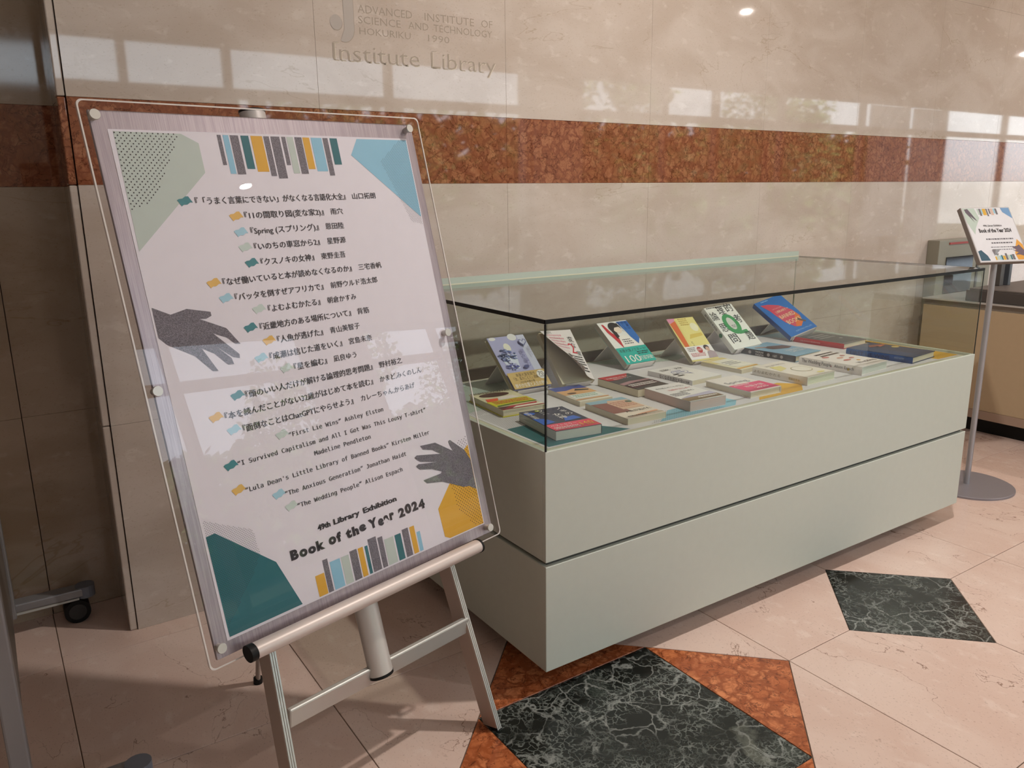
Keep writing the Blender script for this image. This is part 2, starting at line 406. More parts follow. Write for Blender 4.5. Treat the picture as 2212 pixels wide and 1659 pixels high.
pts = [(.911, 1.72), (.941, 1.72)] + jj + [(.905, 1.556), (.913, 1.575), (.913, 1.60)]
M_ENG4 = mat('#b5aaa2', .5)
mb.poly([(p[0] + .0018, p[1] - .0012) for p in pts], .0003, M_ENG2); mb.poly(pts, .0006, M_ENG4)  # darker offset copy is painted shade along the emblem's edge
mb.poly(ell(.8912, 1.5885, .0175, .0195), .0003, M_ENG2); mb.poly(ell(.890, 1.5905, .0172, .0192), .0006, M_ENG4)
mb.build('emblem', ins)

# other walls, ceiling, glazed front
M_PLAST = mat('#d8d0c2', .7)
MB().box((X0 - .2, Y0 - .2, -.12), (X0, YR + .3, CEIL + .2), M_PLAST).build('wall_left', kind='structure')
MB().box((X1, Y0 - .2, -.12), (X1 + .2, YR + .3, CEIL + .2), M_PLAST).build('wall_right', kind='structure')
ce = MB().box((X0 - .2, Y0 - 1.0, CEIL), (X1 + .2, YR + .3, CEIL + .25), M_PLAST).build('ceiling', kind='structure')
M_FR = mat('#8a8377', .4, .3)
wf = MB(); 
wf.box((X0, Y0 - .2, 2.44), (X1, Y0, CEIL), M_PLAST); wf.box((X0, Y0 - .2, -.12), (X1, Y0, .06), M_PLAST)
wf.box((5.2, Y0 - .3, 0), (5.84, Y0 + .05, CEIL), mat('#ddd6cf', .5))
wf.box((-2.4, Y0 - .3, 0), (-1.8, Y0 + .05, CEIL), mat('#ddd6cf', .5))
wf = wf.build('wall_front', kind='structure')
bays = [-3.0, -1.2, .1, 1.18, 2.01, 3.53, 5.2, None, 5.84, 7.2, 8.1, 9.4, 11.25, 12.4, 13.5, 15.5, 18.0]
n = 0
for a, b in zip(bays, bays[1:]):
    if a is None or b is None: continue
    n += 1; w = MB()
    if b < 2.1: w.box((a, Y0 - .1, .06), (b, Y0 - .04, 2.0), M_PLAST)  # unseen solid infill, added to keep window light off the case's left side
    w.box((a, Y0 - .12, .06), (a + .03, Y0 - .02, 2.44), M_FR); w.box((b - .03, Y0 - .12, .06), (b, Y0 - .02, 2.44), M_FR)
    for z0, z1 in ((.06, .11), (1.98, 2.06), (2.39, 2.44)): w.box((a + .03, Y0 - .12, z0), (b - .03, Y0 - .02, z1), M_FR)
    wo = w.build('window_%d' % n, kind='structure')
    for z0, z1 in ((.11, 1.98), (2.06, 2.39)):
        MB().add([(a + .03, Y0 - .07, z0), (b - .03, Y0 - .07, z0), (b - .03, Y0 - .07, z1), (a + .03, Y0 - .07, z1)], [(0, 1, 2, 3)], M_WIN).build('pane', wo)
M_BLIND, nn, ll = newmat('roller_blind'); nn.remove(nn['Principled BSDF'])
d1 = nn.new('ShaderNodeBsdfDiffuse'); d2 = nn.new('ShaderNodeBsdfTranslucent'); ms = nn.new('ShaderNodeMixShader')
d1.inputs[0].default_value = (.8, .8, .8, 1); d2.inputs[0].default_value = (.85, .85, .86, 1)
ll.new(d1.outputs[0], ms.inputs[1]); ll.new(d2.outputs[0], ms.inputs[2]); ms.inputs[0].default_value = .6; tp = nn.new('ShaderNodeBsdfTransparent'); m2 = nn.new('ShaderNodeMixShader'); m2.inputs[0].default_value = .2; ll.new(ms.outputs[0], m2.inputs[1]); ll.new(tp.outputs[0], m2.inputs[2]); ll.new(m2.outputs[0], nn['Material Output'].inputs[0])
for i, (a, b) in enumerate(((11.29, 12.37), (12.43, 13.47))):
    bl = thing('roller_blind', ['pale roller blind hanging in the far window opposite, nearer one', 'pale roller blind hanging in the last far window opposite'][i], 'blind', Matrix.Translation((a, Y0 + .02, 0)))
    MB().box((0, 0, .30), (b - a, .002, 2.36), M_BLIND).build('fabric', bl)
    MB().cyl((0, .02, 2.385), (b - a, .02, 2.385), .018, M_ALU, 12).build('roller', bl)
# downlights
M_LAMP, nn, ll = newmat('lamp_diffuser'); nn.remove(nn['Principled BSDF']); em = nn.new('ShaderNodeEmission')
em.inputs[0].default_value = (1, .87, .74, 1); em.inputs[1].default_value = 18; ll.new(em.outputs[0], nn['Material Output'].inputs[0])
for i, (x, y, p) in enumerate(LAMPS):
    t = thing('ceiling_downlight', ['recessed downlight in the ceiling straight above the display case', 'recessed downlight whose reflection shows on the poster acrylic', 'recessed downlight above the stone bench', 'recessed downlight above and behind the viewer', 'recessed downlight near the tall pale column opposite', 'recessed downlight by the wall beyond the stone bench', 'recessed downlight farthest along the hall'][i], 'lamp', Matrix.Translation((x, y, CEIL)), 'recessed downlights in the ceiling')
    b = MB(); N = 32
    ring = [(.11, -.004), (.11, -.0005), (.085, -.006), (.085, .0)]
    vs = []; 
    for rr, z in ((.12, -.001), (.118, -.006), (.092, -.006), (.09, -.001)): vs += [(rr * math.cos(6.2832 * k / N), rr * math.sin(6.2832 * k / N), z) for k in range(N)]
    fs = [(j * N + k, j * N + (k + 1) % N, (j + 1) * N + (k + 1) % N, (j + 1) * N + k) for j in range(3) for k in range(N)]
    b.add(vs, fs, mat('#e8e6e0', .4)).build('trim_ring', t)
    a = bpy.data.lights.new('lamp', 'AREA'); a.shape = 'DISK'; a.size = .075; a.energy = p; a.color = (1, .92, .85)
    lo = bpy.data.objects.new('lamp', a); COL.objects.link(lo); lo.parent = t; lo.location = (0, 0, -.004)

# ------------------------------------------------------------------ outside: paving and trees seen only as reflections
M_LEAF = mat('#55752c', .6); M_LEAF2 = mat('#3c5a26', .6); M_BARK = mat('#4a3c2e', .8)
MB().box((-12, -22, -.3), (30, Y0 - .25, -.1), mat('#3f4030', .9)).build('ground', kind='structure')
def crown(seed, R, H):
    rnd = random.Random(seed); mb = MB(); cl = [(rnd.uniform(-R, R) * .7, rnd.uniform(-R, R) * .7, H + rnd.uniform(-.9, 1.2), rnd.uniform(.5, .95)) for _ in range(12)]
    v1 = []; f1 = []; 
    for k in range(3200):
        c = rnd.choice(cl); d = Vector((rnd.gauss(0, 1), rnd.gauss(0, 1), rnd.gauss(0, 1))).normalized() * c[3] * rnd.uniform(.6, 1)
        p = Vector(c[:3]) + d; s = rnd.uniform(.05, .1); a = Vector((rnd.gauss(0, 1), rnd.gauss(0, 1), rnd.gauss(0, 1))).normalized(); b_ = a.orthogonal().normalized()
        i = len(v1); v1 += [tuple(p - a * s), tuple(p + b_ * s * .6), tuple(p + a * s), tuple(p - b_ * s * .6)]; f1.append((i, i + 1, i + 2, i + 3))
    mb.add(v1, f1, M_LEAF); k = mb.mid(M_LEAF2); mb.mi = [k if rnd.random() < .45 else 0 for _ in mb.mi]
    return mb
trees = []
for s_ in range(2):
    t = thing('garden_tree', 'leafy green garden tree outside the glazed front', 'tree', None, 'trees in the garden outside the windows')
    cr = crown(s_, 1.7, 2.3).build('foliage', t, kind='stuff'); tr = MB().cyl((0, 0, -.15), (.1, .05, 2.4), .13, M_BARK, 10, .06).build('trunk', t)
    trees.append(t)
def dup(root, loc, rz, s):
    r = root.copy(); COL.objects.link(r); r.location = loc; r.rotation_euler = (0, 0, rz); r.scale = (s,) * 3
    for ch in root.children:
        c = ch.copy(); COL.objects.link(c); c.parent = r
    return r
hg = thing('garden_hedge', 'dense dark green hedge behind the garden trees outside', 'hedge', Matrix.Translation((6, -12.5, -.1)))
rnd = random.Random(5); mb = MB(); v1 = []; f1 = []
for k in range(19000):
    p = Vector((rnd.uniform(-17, 21), rnd.uniform(-.9, .9), rnd.uniform(0, 1) * (2.9 + .3 * math.sin(rnd.uniform(0, 6)) )))
    s_ = rnd.uniform(.12, .24); a = Vector((rnd.gauss(0, 1), rnd.gauss(0, 1), rnd.gauss(0, 1))).normalized(); b_ = a.orthogonal().normalized()
    i = len(v1); v1 += [tuple(p - a * s_), tuple(p + b_ * s_ * .6), tuple(p + a * s_), tuple(p - b_ * s_ * .6)]; f1.append((i, i + 1, i + 2, i + 3))
mb.add(v1, f1, M_LEAF2); kk = mb.mid(M_LEAF); mb.mi = [kk if rnd.random() < .12 else 0 for _ in mb.mi]; mb.build('foliage', hg, kind='stuff')
spots = [(-5.5, -7.5), (.5, -8.6), (5.6, -7.2), (10.6, -8.6), (15.4, -8.2)]
for i, (x, y) in enumerate(spots):
    tr_ = trees[i] if i < 2 else dup(trees[i % 2], (x, y, -.1), i * 1.3, 1)
    tr_.location = (x, y, -.1); tr_.scale = ((.55, .55, .6, 1.05, 1)[i],) * 3
    tr_['label'] = ['first', 'second', 'third', 'fourth', 'last'][i] + ' garden tree from the left end of the hall, outside the glazed front'

# ------------------------------------------------------------------ display case
CX0, CX1, CY0, CY1 = .9507, 2.7252, 1.3089, 2.0361
ZB, ZM, ZT, ZG = .0636, .3306, .5936, .8791
dc = thing('display_case', 'long pale grey-green display case with glass top in front of the marble wall', 'display case', Matrix.Translation((CX0, CY0, 0)))
LX, LY = CX1 - CX0, CY1 - CY0; ZD = .586
MB().box((.12, .12, 0), (LX - .12, LY - .12, ZB), M_DARK).build('plinth', dc)
MB().box((0, 0, ZB), (LX, LY, ZM - .006), M_WHITE, None, .0015).build('lower_panel', dc)
MB().box((.012, .012, ZM - .006), (LX - .012, LY - .012, ZM + .005), M_GAP).build('shadow_gap', dc)
b = MB().box((.0112, .0112, ZM + .005), (LX - .0112, LY - .0112, ZD - .004), M_WHITE)
for q in (((0, 0), (LX, .011)), ((0, LY - .011), (LX, LY)), ((0, .0111), (.011, LY - .0111)), ((LX - .011, .0111), (LX, LY - .0111))):
    b.box((q[0][0], q[0][1], ZM + .005), (q[1][0], q[1][1], ZT), M_WHITE, None, .001)
b.build('upper_panel', dc)
MB().box((.0112, .0112, ZD - .0038), (LX - .0112, LY - .0112, ZD), mat('#c6c3ae', .5)).build('deck', dc)
gt = .006
g = .0045
MB().box((g + gt, g, ZT + .0005), (LX - g - gt, g + gt, ZG - .009), M_GLASS).build('front_glass', dc)
MB().box((g, g, ZT + .0005), (g + gt - .0005, LY - g, ZG - .009), M_GLASS).build('side_glass', dc)
MB().box((LX - g - gt + .0005, g, ZT + .0005), (LX - g, LY - g, ZG - .009), M_GLASS).build('side_glass', dc)
MB().box((g + gt, LY - g - gt, ZT + .0005), (LX - g - gt, LY - g, ZG - .012), M_GLASS).build('back_glass', dc)
MB().box((.003, .003, ZG - .006), (LX - .003, LY - .012, ZG), M_GLASS).build('top_glass', dc)
b = MB()
b.box((.0015, .0005, ZG - .0085), (LX - .0015, .0028, ZG + .0003), M_BLACK); b.box((.0005, .003, ZG - .0085), (.0028, LY - .012, ZG + .0003), M_BLACK)
b.box((LX - .0028, .003, ZG - .0065), (LX - .0008, LY - .012, ZG + .0003), mat('#39423f', .3))
b.build('black_edge_joint', dc)
b = MB().box((.001, .001, ZT), (.0043, .0043, ZG - .009), M_BLACK); b.build('corner_joint', dc)
b = MB(); b.box((LX - .004, .001, ZT), (LX - .0015, .0035, ZG - .009), mat('#2b332f', .3))
b.build('corner_joint', dc); b = MB(); b.box((.0045, LY - .0042, ZT), (.0075, LY - .001, ZG - .012), mat('#8fa99a', .3)); b.build('corner_joint', dc); b = MB(); b.box((LX - .0075, LY - .0042, ZT), (LX - .0045, LY - .001, ZG - .012), mat('#a5bfae', .3))
b.build('corner_joint', dc)
M_GE = glassmat('green_glass_edge', (.72, .80, .74, 1), 1.3, .2)
b = MB().box((.006, LY - .0115, ZG - .0115), (LX - .004, LY - .001, ZG - .0015), mat('#b6c2b6', .35)); b.box((.006, LY - .0115, ZG + .002), (LX - .004, LY - .001, ZG + .019), mat('#b6c2b6', .35))
b.box((.006, LY - .0115, ZG - .0015), (LX - .004, LY - .0005, ZG + .002), mat('#d9d6bd', .4))
b.build('rear_edge_strip', dc)
MB().box((.012, LY - .022, ZD + .0003), (LX - .012, LY - .0112, ZD + .034), mat('#4b4038', .6)).build('rear_rail', dc)
# printed sheet lying on the deck
PZ = .0004; M_DOT = mat('#4c4c52', .6)
ds = thing('deck_poster', 'large printed exhibition sheet lying flat under the books in the case', 'poster', Matrix.Translation((0, 0, ZD + .0001)))
MB().box((.984, 1.347, 0), (2.708, 2.0, PZ), mat('#d5d2d6', .6)).build('sheet', ds)
b = MB(); z1, z2, z3 = PZ + .0002, PZ + .0004, PZ + .0006
b.poly([(.992, 1.353), (1.232, 1.353), (1.185, 1.425), (1.05, 1.525), (.992, 1.522)], z1, M_TEAL)
dots(b, [(.99, 1.37), (1.10, 1.37), (1.12, 1.66), (.99, 1.66)], .0042, .0009, M_DOT, z2)
b.poly([(.99, 1.70), (.99, 1.995), (1.30, 1.995), (1.24, 1.86), (1.10, 1.72)], z1, M_MINT)
dots(b, [(.99, 1.66), (.99, 1.995), (1.25, 1.995), (1.21, 1.85), (1.10, 1.70)], .0062, .0014, M_DOT, z2, ang=.6)
b.poly([(1.33, 1.353), (1.60, 1.353), (1.64, 1.385), (1.63, 1.43), (1.42, 1.42)], z1, M_BLUE)
dots(b, [(1.30, 1.352), (1.56, 1.352), (1.56, 1.42), (1.40, 1.42)], .0062, .0014, M_DOT, z2, ang=0)
b.poly([(1.69, 1.350), (1.875, 1.350), (1.935, 1.40), (1.89, 1.45), (1.80, 1.44)], z1, M_YEL)
b.poly([(1.62, 1.995), (1.99, 1.995), (1.96, 1.88), (1.90, 1.86), (1.70, 1.9)], z1, M_MINT)
dots(b, [(1.62, 1.995), (1.99, 1.995), (1.96, 1.88), (1.90, 1.86), (1.70, 1.9)], .0062, .0014, M_DOT, z2, ang=0)
b.poly([(2.45, 1.995), (2.686, 1.995), (2.686, 1.62), (2.60, 1.80)], z1, mat('#b9d2da', .5))
b.poly([(2.58, 1.353), (2.706, 1.353), (2.706, 1.70), (2.64, 1.72), (2.56, 1.52)], z1, M_YEL)
dots(b, [(2.60, 1.353), (2.706, 1.353), (2.706, 1.74), (2.64, 1.74), (2.56, 1.52)], .0062, .0013, M_DOT, z2, ang=.7)
b.build('print', ds)

# ------------------------------------------------------------------ books
INKS = {'w': mat('#ece8e4', .5), 'k': mat('#26242a', .5), 'r': mat('#c9283c', .5), 'y': mat('#e6cb2e', .5)}
def book(label, M, w, h, t, cover, deco=(), spine=None, pages=None, spine_left=False, group='books in the display case', back=None, band=None, cover_t=.0008, openflap=None, hard=False):
    """local frame: x right, y up the cover, z out of the cover; the cover's face is at z = t"""
    o = thing('book', label, 'book', M, group)
    c = mat(cover, .35); sp = mat(spine, .35) if spine else c; bk = mat(back, .4) if back else c
    ov = .0025 if hard else .0004; ct = .0022 if hard else cover_t
    b = MB()
    if not openflap: b.box((0, 0, t - ct), (w, h, t), c, None, .0003)
    b.box((0, 0, 0), (w, h, ct), bk, None, .0003)
    xs = (0, ct) if spine_left else (w - ct, w)
    n = 6; rr = .004 if hard else .0015; pts = []
    for i in range(n + 1):
        a = math.pi * i / n; d = rr * math.sin(a) * .6
        pts.append(((xs[0] - d) if spine_left else (xs[1] + d), t * i / n))
    vs = [(p[0], 0, p[1]) for p in pts] + [(p[0], h, p[1]) for p in pts]
    fs = [(i, i + 1, n + 2 + i, n + 1 + i) for i in range(n)]
    b.add(vs, fs, sp)
    b.box((xs[0], 0, ct), (xs[1], h, t - ct), sp)
    b.build('cover', o)
    px0, px1 = (ct + .0002, w - ov) if spine_left else (ov, w - ct - .0002)
    pb = MB().box((px0, ov, ct + .0001), (px1, h - ov, t - ct - .0001), pages or M_PAGE)
    # leaves' edges: a few fine ridges on the visible block sides
    pm = pages or M_PAGE
    for i in range(1, 5):
        zz = ct + (t - 2 * ct) * i / 5; pb.box((px0 - .0002 if not spine_left else px0, ov - .0002, zz), (px1 if not spine_left else px1 + .0002, h - ov + .0002, zz + .0004), pm)
    pb.build('pages', o)
    if band:
        y0, y1, col = band; q = MB(); bm_ = mat(col, .4)
        q.box((-.0003, y0 * h, t), (w + .0003, y1 * h, t + .0004), bm_)
        q.box((-.0003, y0 * h, -.0004), (w + .0003, y1 * h, 0), bm_)
        if spine_left or hard is False and not spine_left: pass
        xx = (-.004 if hard else -.0022, -.0012) if spine_left else (w + .0006, w + .0016)
        q.box((min(xx), y0 * h, -.0004), (max(xx), y1 * h, t + .0004), bm_)
        q.build('paper_band', o)
    if deco and not openflap: cover_print(o, deco, w, h, t)
    return o
def dm(c): return INKS[c] if c in INKS else mat(c, .45)
def cover_print(o, deco, w, h, t, mapf=None):
    pic, tiny, lets = MB(), MB(), []; zl = t + .0005
    for k, d in enumerate(deco):
        z = zl + .00006 * k; kind = d[0]
        if kind == 'p': pic.poly([(x * w, y * h) for x, y in d[2]], z, dm(d[1]))
        elif kind == 'e': pic.poly(ell(d[2] * w, d[3] * h, d[4] * w, d[5] * w, 20), z, dm(d[1]))
        elif kind == 'r': pic.poly([(d[2] * w, d[3] * h), (d[4] * w, d[3] * h), (d[4] * w, d[5] * h), (d[2] * w, d[5] * h)], z, dm(d[1]))
        elif kind == 't': let = MB(); lets.append(let); text(let, d[2], d[3] * w, d[4] * h, d[5] * w, dm(d[1]), z, width=(d[6] * w if len(d) > 6 and d[6] else None), off=0.0, res=2)
        elif kind == 'v': let = MB(); lets.append(let); vtext(let, d[2], d[3] * w, d[4] * h, d[5] * w, dm(d[1]), z)
        elif kind == 's':   # text down the left spine: runs along y, lies in the plane x = 0, reading from the left side
            S = frame((-.0027 if len(d) < 8 else d[7], 0, 0), (0, -1, 0), (0, 0, 1), (-1, 0, 0))
            let = MB(); lets.append(let); text(let, d[2], -d[3] * h, d[4] * t, d[5] * t, dm(d[1]), 0, width=d[6] * h if d[6] else None, off=0.0, M=S, res=2)
        elif kind == 'se':
            S = frame((-.00275, 0, 0), (0, -1, 0), (0, 0, 1), (-1, 0, 0)); pic.poly(ell(-d[2] * h, .5 * t, d[3] * t, d[3] * t, 18), 0, dm(d[1]), S)
        elif kind == 'l':   # rows of tiny print, too small to read
            for j in range(d[6]):
                rnd = random.Random(j * 7 + k); x = d[2]; y = d[3] + (d[5] - d[3]) * (j + .5) / d[6]
                hh = (d[5] - d[3]) / d[6] * .5
                while x < d[4] - .02:
                    L = rnd.uniform(.02, .07); tiny.poly([(x * w, y * h), (min(x + L, d[4]) * w, y * h), (min(x + L, d[4]) * w, (y + hh) * h), (x * w, (y + hh) * h)], z, dm(d[1])); x += L + .015
    if mapf:
        for q in [pic, tiny] + lets: q.v = [mapf(v) for v in q.v]
    if pic.v: pic.build('cover_picture', o, kind='stuff')
    if tiny.v: tiny.build('small_print', o, kind='stuff')
    for q in lets: q.build('lettering', o)
def flat(x, y, ang, z=ZD + .0006):
    a = math.radians(ang); return Matrix.Translation((x, y, z)) @ Matrix.Rotation(a, 4, 'Z')
FL = [
 dict(label='yellow and cream novel with red-edged boards, flat beside the glass corner post', M=flat(1.040, 1.612, -4), w=.124, h=.19, t=.019, cover='#dcd6b4', back='#c8bf2c', hard=True,
  deco=[('e', '#4a2a20', .46, .80, .36, .17), ('p', '#e4582a', [(.02, .44), (.30, .48), (.38, .60), (.10, .62)]), ('p', '#e9dfd6', [(.34, .50), (.85, .5), (.8, .66), (.4, .64)]),
   ('p', '#cfc922', [(0, .18), (1, .22), (1, .50), (.5, .48), (0, .46)]), ('p', '#55751f', [(.05, .17), (.5, .22), (1, .21), (1, .25), (.5, .27), (.05, .23)]), ('r', '#5a3028', 0, .03, .5, .15), ('p', '#b82330', [(.1, .06), (.9, .1), (.95, .17), (.3, .14)]),
   ('p', '#e8e0d0', [(.25, .03), (1, .03), (1, .1), (.4, .1)]), ('r', '#a5222e', 0, 0, 1, .025), ('l', 'k', .02, .9, .98, .99, 2), ('l', 'r', .1, .28, .95, .44, 3)]),
 dict(label='navy blue novel with a pink band and white title, nearest the glass corner', M=flat(1.031, 1.378, -7), w=.122, h=.184, t=.023, cover='#2b3047', pages=mat('#cfcfc6', .8),
  deco=[('p', '#2b63c4', [(0, .30), (.3, .36), (.22, .55), (0, .62)]), ('p', '#2b63c4', [(.5, .34), (.9, .38), (.85, .52), (.6, .5)]), ('e', '#2f6bd0', .12, .85, .12, .09), ('e', '#b8c83c', .36, .93, .05, .05),
   ('r', '#e3425f', 0, 0, 1, .285), ('v', 'w', '東野圭吾', .10, .96, .13), ('v', 'w', '女神', .60, .74, .2), ('v', 'w', 'クス', .42, .99, .19), ('v', 'w', 'ノキの', .86, .99, .19), ('t', 'y', '1位', .66, .08, .24), ('t', 'w', 'ベストセラー', .06, .17, .12, .56), ('l', 'w', .06, .03, .6, .13, 2)]),
 dict(label='thin paperback with indigo sky and orange landscape cover, behind the glass corner post', M=flat(1.260, 1.580, -5), w=.104, h=.162, t=.014, cover='#e3dccb',
  deco=[('r', '#4a57a0', 0, .70, 1, 1), ('p', '#dfae7a', [(0, .44), (1, .44), (1, .74), (.6, .8), (.3, .72), (0, .74)]), ('e', '#6b5340', .28, .52, .14, .08), ('p', '#3f4136', [(.5, .66), (.9, .6), (.95, .66), (.62, .76)]), ('r', '#e4e4df', .06, .16, .94, .42), ('l', '#6fa48a', .15, .2, .85, .38, 2), ('r', '#dd9b63', 0, .08, 1, .12)]),
 dict(label='paperback with pale blue sky and pink brick building on its cover, front row second', M=flat(1.246, 1.377, -3), w=.12, h=.176, t=.016, cover='#e2d5c8',
  deco=[('r', '#8fb2c4', 0, .78, 1, 1), ('p', '#8c5a52', [(0, .3), (.45, .3), (.45, .82), (0, .86)]), ('p', '#d8b49c', [(.38, .42), (.95, .42), (.95, .84), (.5, .92), (.38, .8)]), ('l', '#b06f60', .42, .5, .9, .8, 4), ('e', '#5b6a58', .88, .74, .08, .08), ('t', 'k', '人魚が逃げた', .28, .26, .15, .66), ('p', '#d9a489', [(.1, .05), (.95, .12), (.95, .17), (.5, .14)]), ('l', 'k', .1, .04, .6, .1, 1)]),
 dict(label='thick paperback with red and black cover lying beside the open-covered book', M=flat(1.449, 1.563, 0), w=.116, h=.172, t=.022, cover='#3a3436',
  deco=[('p', '#b9222f', [(0, .72), (.3, .7), (.7, .8), (.95, 1), (0, 1)]), ('p', '#a87f86', [(0, .33), (.5, .42), (1, .44), (1, .5), (.4, .52), (0, .45)]), ('p', '#54333a', [(0, .1), (1, .2), (1, .4), (.4, .36), (0, .3)]), ('t', 'w', '近畿地方のある', .08, .82, .11, .7), ('t', 'w', '場所について', .2, .73, .10, .6), ('l', 'w', .1, .16, .9, .32, 2)]),
 dict(label='thick white paperback with pinkish page edges and a brown photo strip along the foot', M=flat(1.455, 1.375, -3), w=.124, h=.18, t=.026, cover='#e3e0e2', pages=mat('#d9c0b8', .8),
  deco=[('r', '#8a755e', 0, .02, 1, .19), ('p', '#b9b4cb', [(0, .2), (1, .2), (1, .34), (.3, .28)]), ('t', 'k', '本を読んだことがない', .1, .80, .09, .8), ('t', 'r', '32歳がはじめて', .25, .64, .10, .66), ('t', 'k', '本を読む', .4, .5, .1, .4), ('l', '#8c8a90', .05, .32, .5, .48, 3), ('l', 'w', .4, .08, .95, .15, 1), ('r', 'w', 0, 0, 1, .03)]),
 dict(label='white book with a purple speech bubble drawing and black title on its spine', M=flat(1.667, 1.571, 3), w=.13, h=.176, t=.015, cover='#e6e3e4', spine_left=True,
  deco=[('e', '#8086b4', .46, .58, .24, .17), ('e', '#e6e3e4', .46, .58, .22, .155), ('p', '#8086b4', [(.5, .44), (.6, .44), (.62, .36)]), ('t', 'k', '言語化', .16, .78, .15, .3), ('t', 'k', '大全', .62, .76, .15, .24), ('l', '#8086b4', .32, .5, .6, .66, 2), ('l', 'k', .1, .3, .3, .5, 2),
   ('s', 'k', 'なくなる言語化大全', .72, .12, .85, .52, -.0016), ('s', 'k', '山口拓朗', .2, .25, .55, .14, -.0016)]),
 dict(label='cream book with a hot pink band, front row right of the white brown-strip book', M=flat(1.681, 1.371, -1), w=.122, h=.168, t=.019, cover='#e4dcd8', hard=True, band=(0.03, .47, '#df4677'),
  deco=[('t', '#8f8b93', 'Spring', .12, .56, .24, .7), ('t', 'w', '本屋大賞', .25, .25, .15, .6), ('t', 'w', '2025', .4, .12, .15, .4), ('l', 'w', .1, .38, .6, .43, 1)]),
 dict(label='small pale yellow book with grey lettering, partly hidden behind the cream hardback', M=flat(1.900, 1.590, 3), w=.104, h=.16, t=.013, cover='#e2dbbd',
  deco=[('r', '#d9c88a', 0, .62, 1, 1), ('r', '#e4dfd2', .2, .2, 1, .85), ('l', '#77777a', .3, .38, .85, .66, 3), ('p', '#d7a03a', [(0, .06), (1, .1), (1, .15), (0, .13)])]),
 dict(label='cream hardback with rounded spine and faint yellow pattern, front row', M=flat(1.926, 1.374, 2), w=.138, h=.19, t=.025, cover='#e6dfd6', spine_left=True, hard=True, pages=mat('#dcdcc4', .8),
  deco=[('p', '#dfd38f', [(.05, .5), (.4, .58), (.5, .75), (.2, .8)]), ('e', '#8f8352', .62, .42, .25, .22), ('e', '#e6dfd6', .62, .42, .235, .205), ('e', '#dfd38f', .7, .12, .12, .05), ('t', '#6f6a60', 'よむよむかたる', .15, .82, .1, .66), ('s', '#8a8168', 'よむよむかたる', .97, .4, .4, .5, -.0032), ('s', '#b79f3e', '朝倉かすみ', .32, .35, .35, .2, -.0032)]),
 dict(label='white hardback with pink floral cover and black title on its spine', M=flat(2.164, 1.358, 4), w=.152, h=.212, t=.027, cover='#e8e0de', spine_left=True, hard=True, pages=mat('#d9dbd4', .8),
  deco=[('e', '#c97d78', .3, .7, .1, .06), ('e', '#d29a8a', .5, .55, .1, .05), ('e', '#c46d62', .42, .4, .12, .05), ('e', '#d9a04c', .6, .3, .05, .04), ('e', '#b9817a', .75, .62, .07, .05), ('e', '#c97d78', .7, .45, .08, .04), ('l', '#5b4a48', .3, .7, .95, .9, 2), ('t', '#5b4a48', 'Wedding', .3, .15, .16, .6),
   ('s', 'k', 'The Wedding People', .95, .45, .62, .48, -.0032), ('s', 'k', 'Alison Espach', .42, .45, .5, .3, -.0032), ('se', '#d9b23a', .2, .16), ('se', '#b98f92', .47, .1)]),
 dict(label='sky blue hardback with black spine carrying three round emblems, beside the Q book', M=flat(2.171, 1.600, 5), w=.15, h=.208, t=.021, cover='#7fa9c4', spine='#2d2b2e', spine_left=True, hard=True,
  deco=[('p', '#5b4542', [(.3, .55), (.7, .45), (.95, .5), (.9, .66), (.5, .76), (.3, .7)]), ('p', '#a07a6c', [(.1, .78), (.4, .7), (.42, .76), (.16, .84)]), ('t', 'w', 'I SURVIVED', .34, .30, .14, .6), ('t', 'w', 'CAPITALISM', .34, .20, .14, .6),
   ('se', '#a9a3a2', .83, .27), ('se', '#a9a3a2', .48, .27), ('se', '#a9a3a2', .24, .27), ('s', 'w', 'MADELINE', .72, .55, .42, .15, -.0032), ('s', 'w', 'PENDLETON', .72, .12, .42, .15, -.0032), ('s', 'w', 'I GOT', .40, .3, .5, .08, -.0032)]),
 dict(label='dark navy hardback with orange streak and yellow oval, last of the front row', M=flat(2.443, 1.362, 6), w=.162, h=.222, t=.021, cover='#33405c', spine='#27528f', spine_left=True, hard=True,
  deco=[('p', '#8c5a52', [(.4, .78), (.85, .72), (.95, .8), (.6, .88)]), ('p', '#b06a55', [(.62, .7), (.9, .72), (.98, .78), (.7, .78)]), ('e', '#d3b878', .86, .55, .1, .07), ('r', '#3f4f6e', 0, 0, .4, 1), ('s', '#16305c', 'FIRST LIE WINS', .93, .2, .85, .6, -.0032), ('s', '#9db1d0', 'ASHLEY ELSTON', .26, .5, .4, .14, -.0032)]),
 dict(label='grey-covered hardback with a red spine lying at the back right of the case', M=flat(2.490, 1.640, 4), w=.15, h=.2, t=.019, cover='#6b6664', spine='#b53540', back='#b53540', spine_left=True, hard=True,
  deco=[('r', '#59585a', .06, .06, .94, .9), ('l', '#9a9896', .15, .45, .8, .8, 3), ('e', '#a9a7a4', .68, .36, .06, .04), ('s', '#dfb9bb', 'THE ANXIOUS GENERATION', .85, .4, .35, .4, -.0032)]),
]
for d in FL: book(**d)

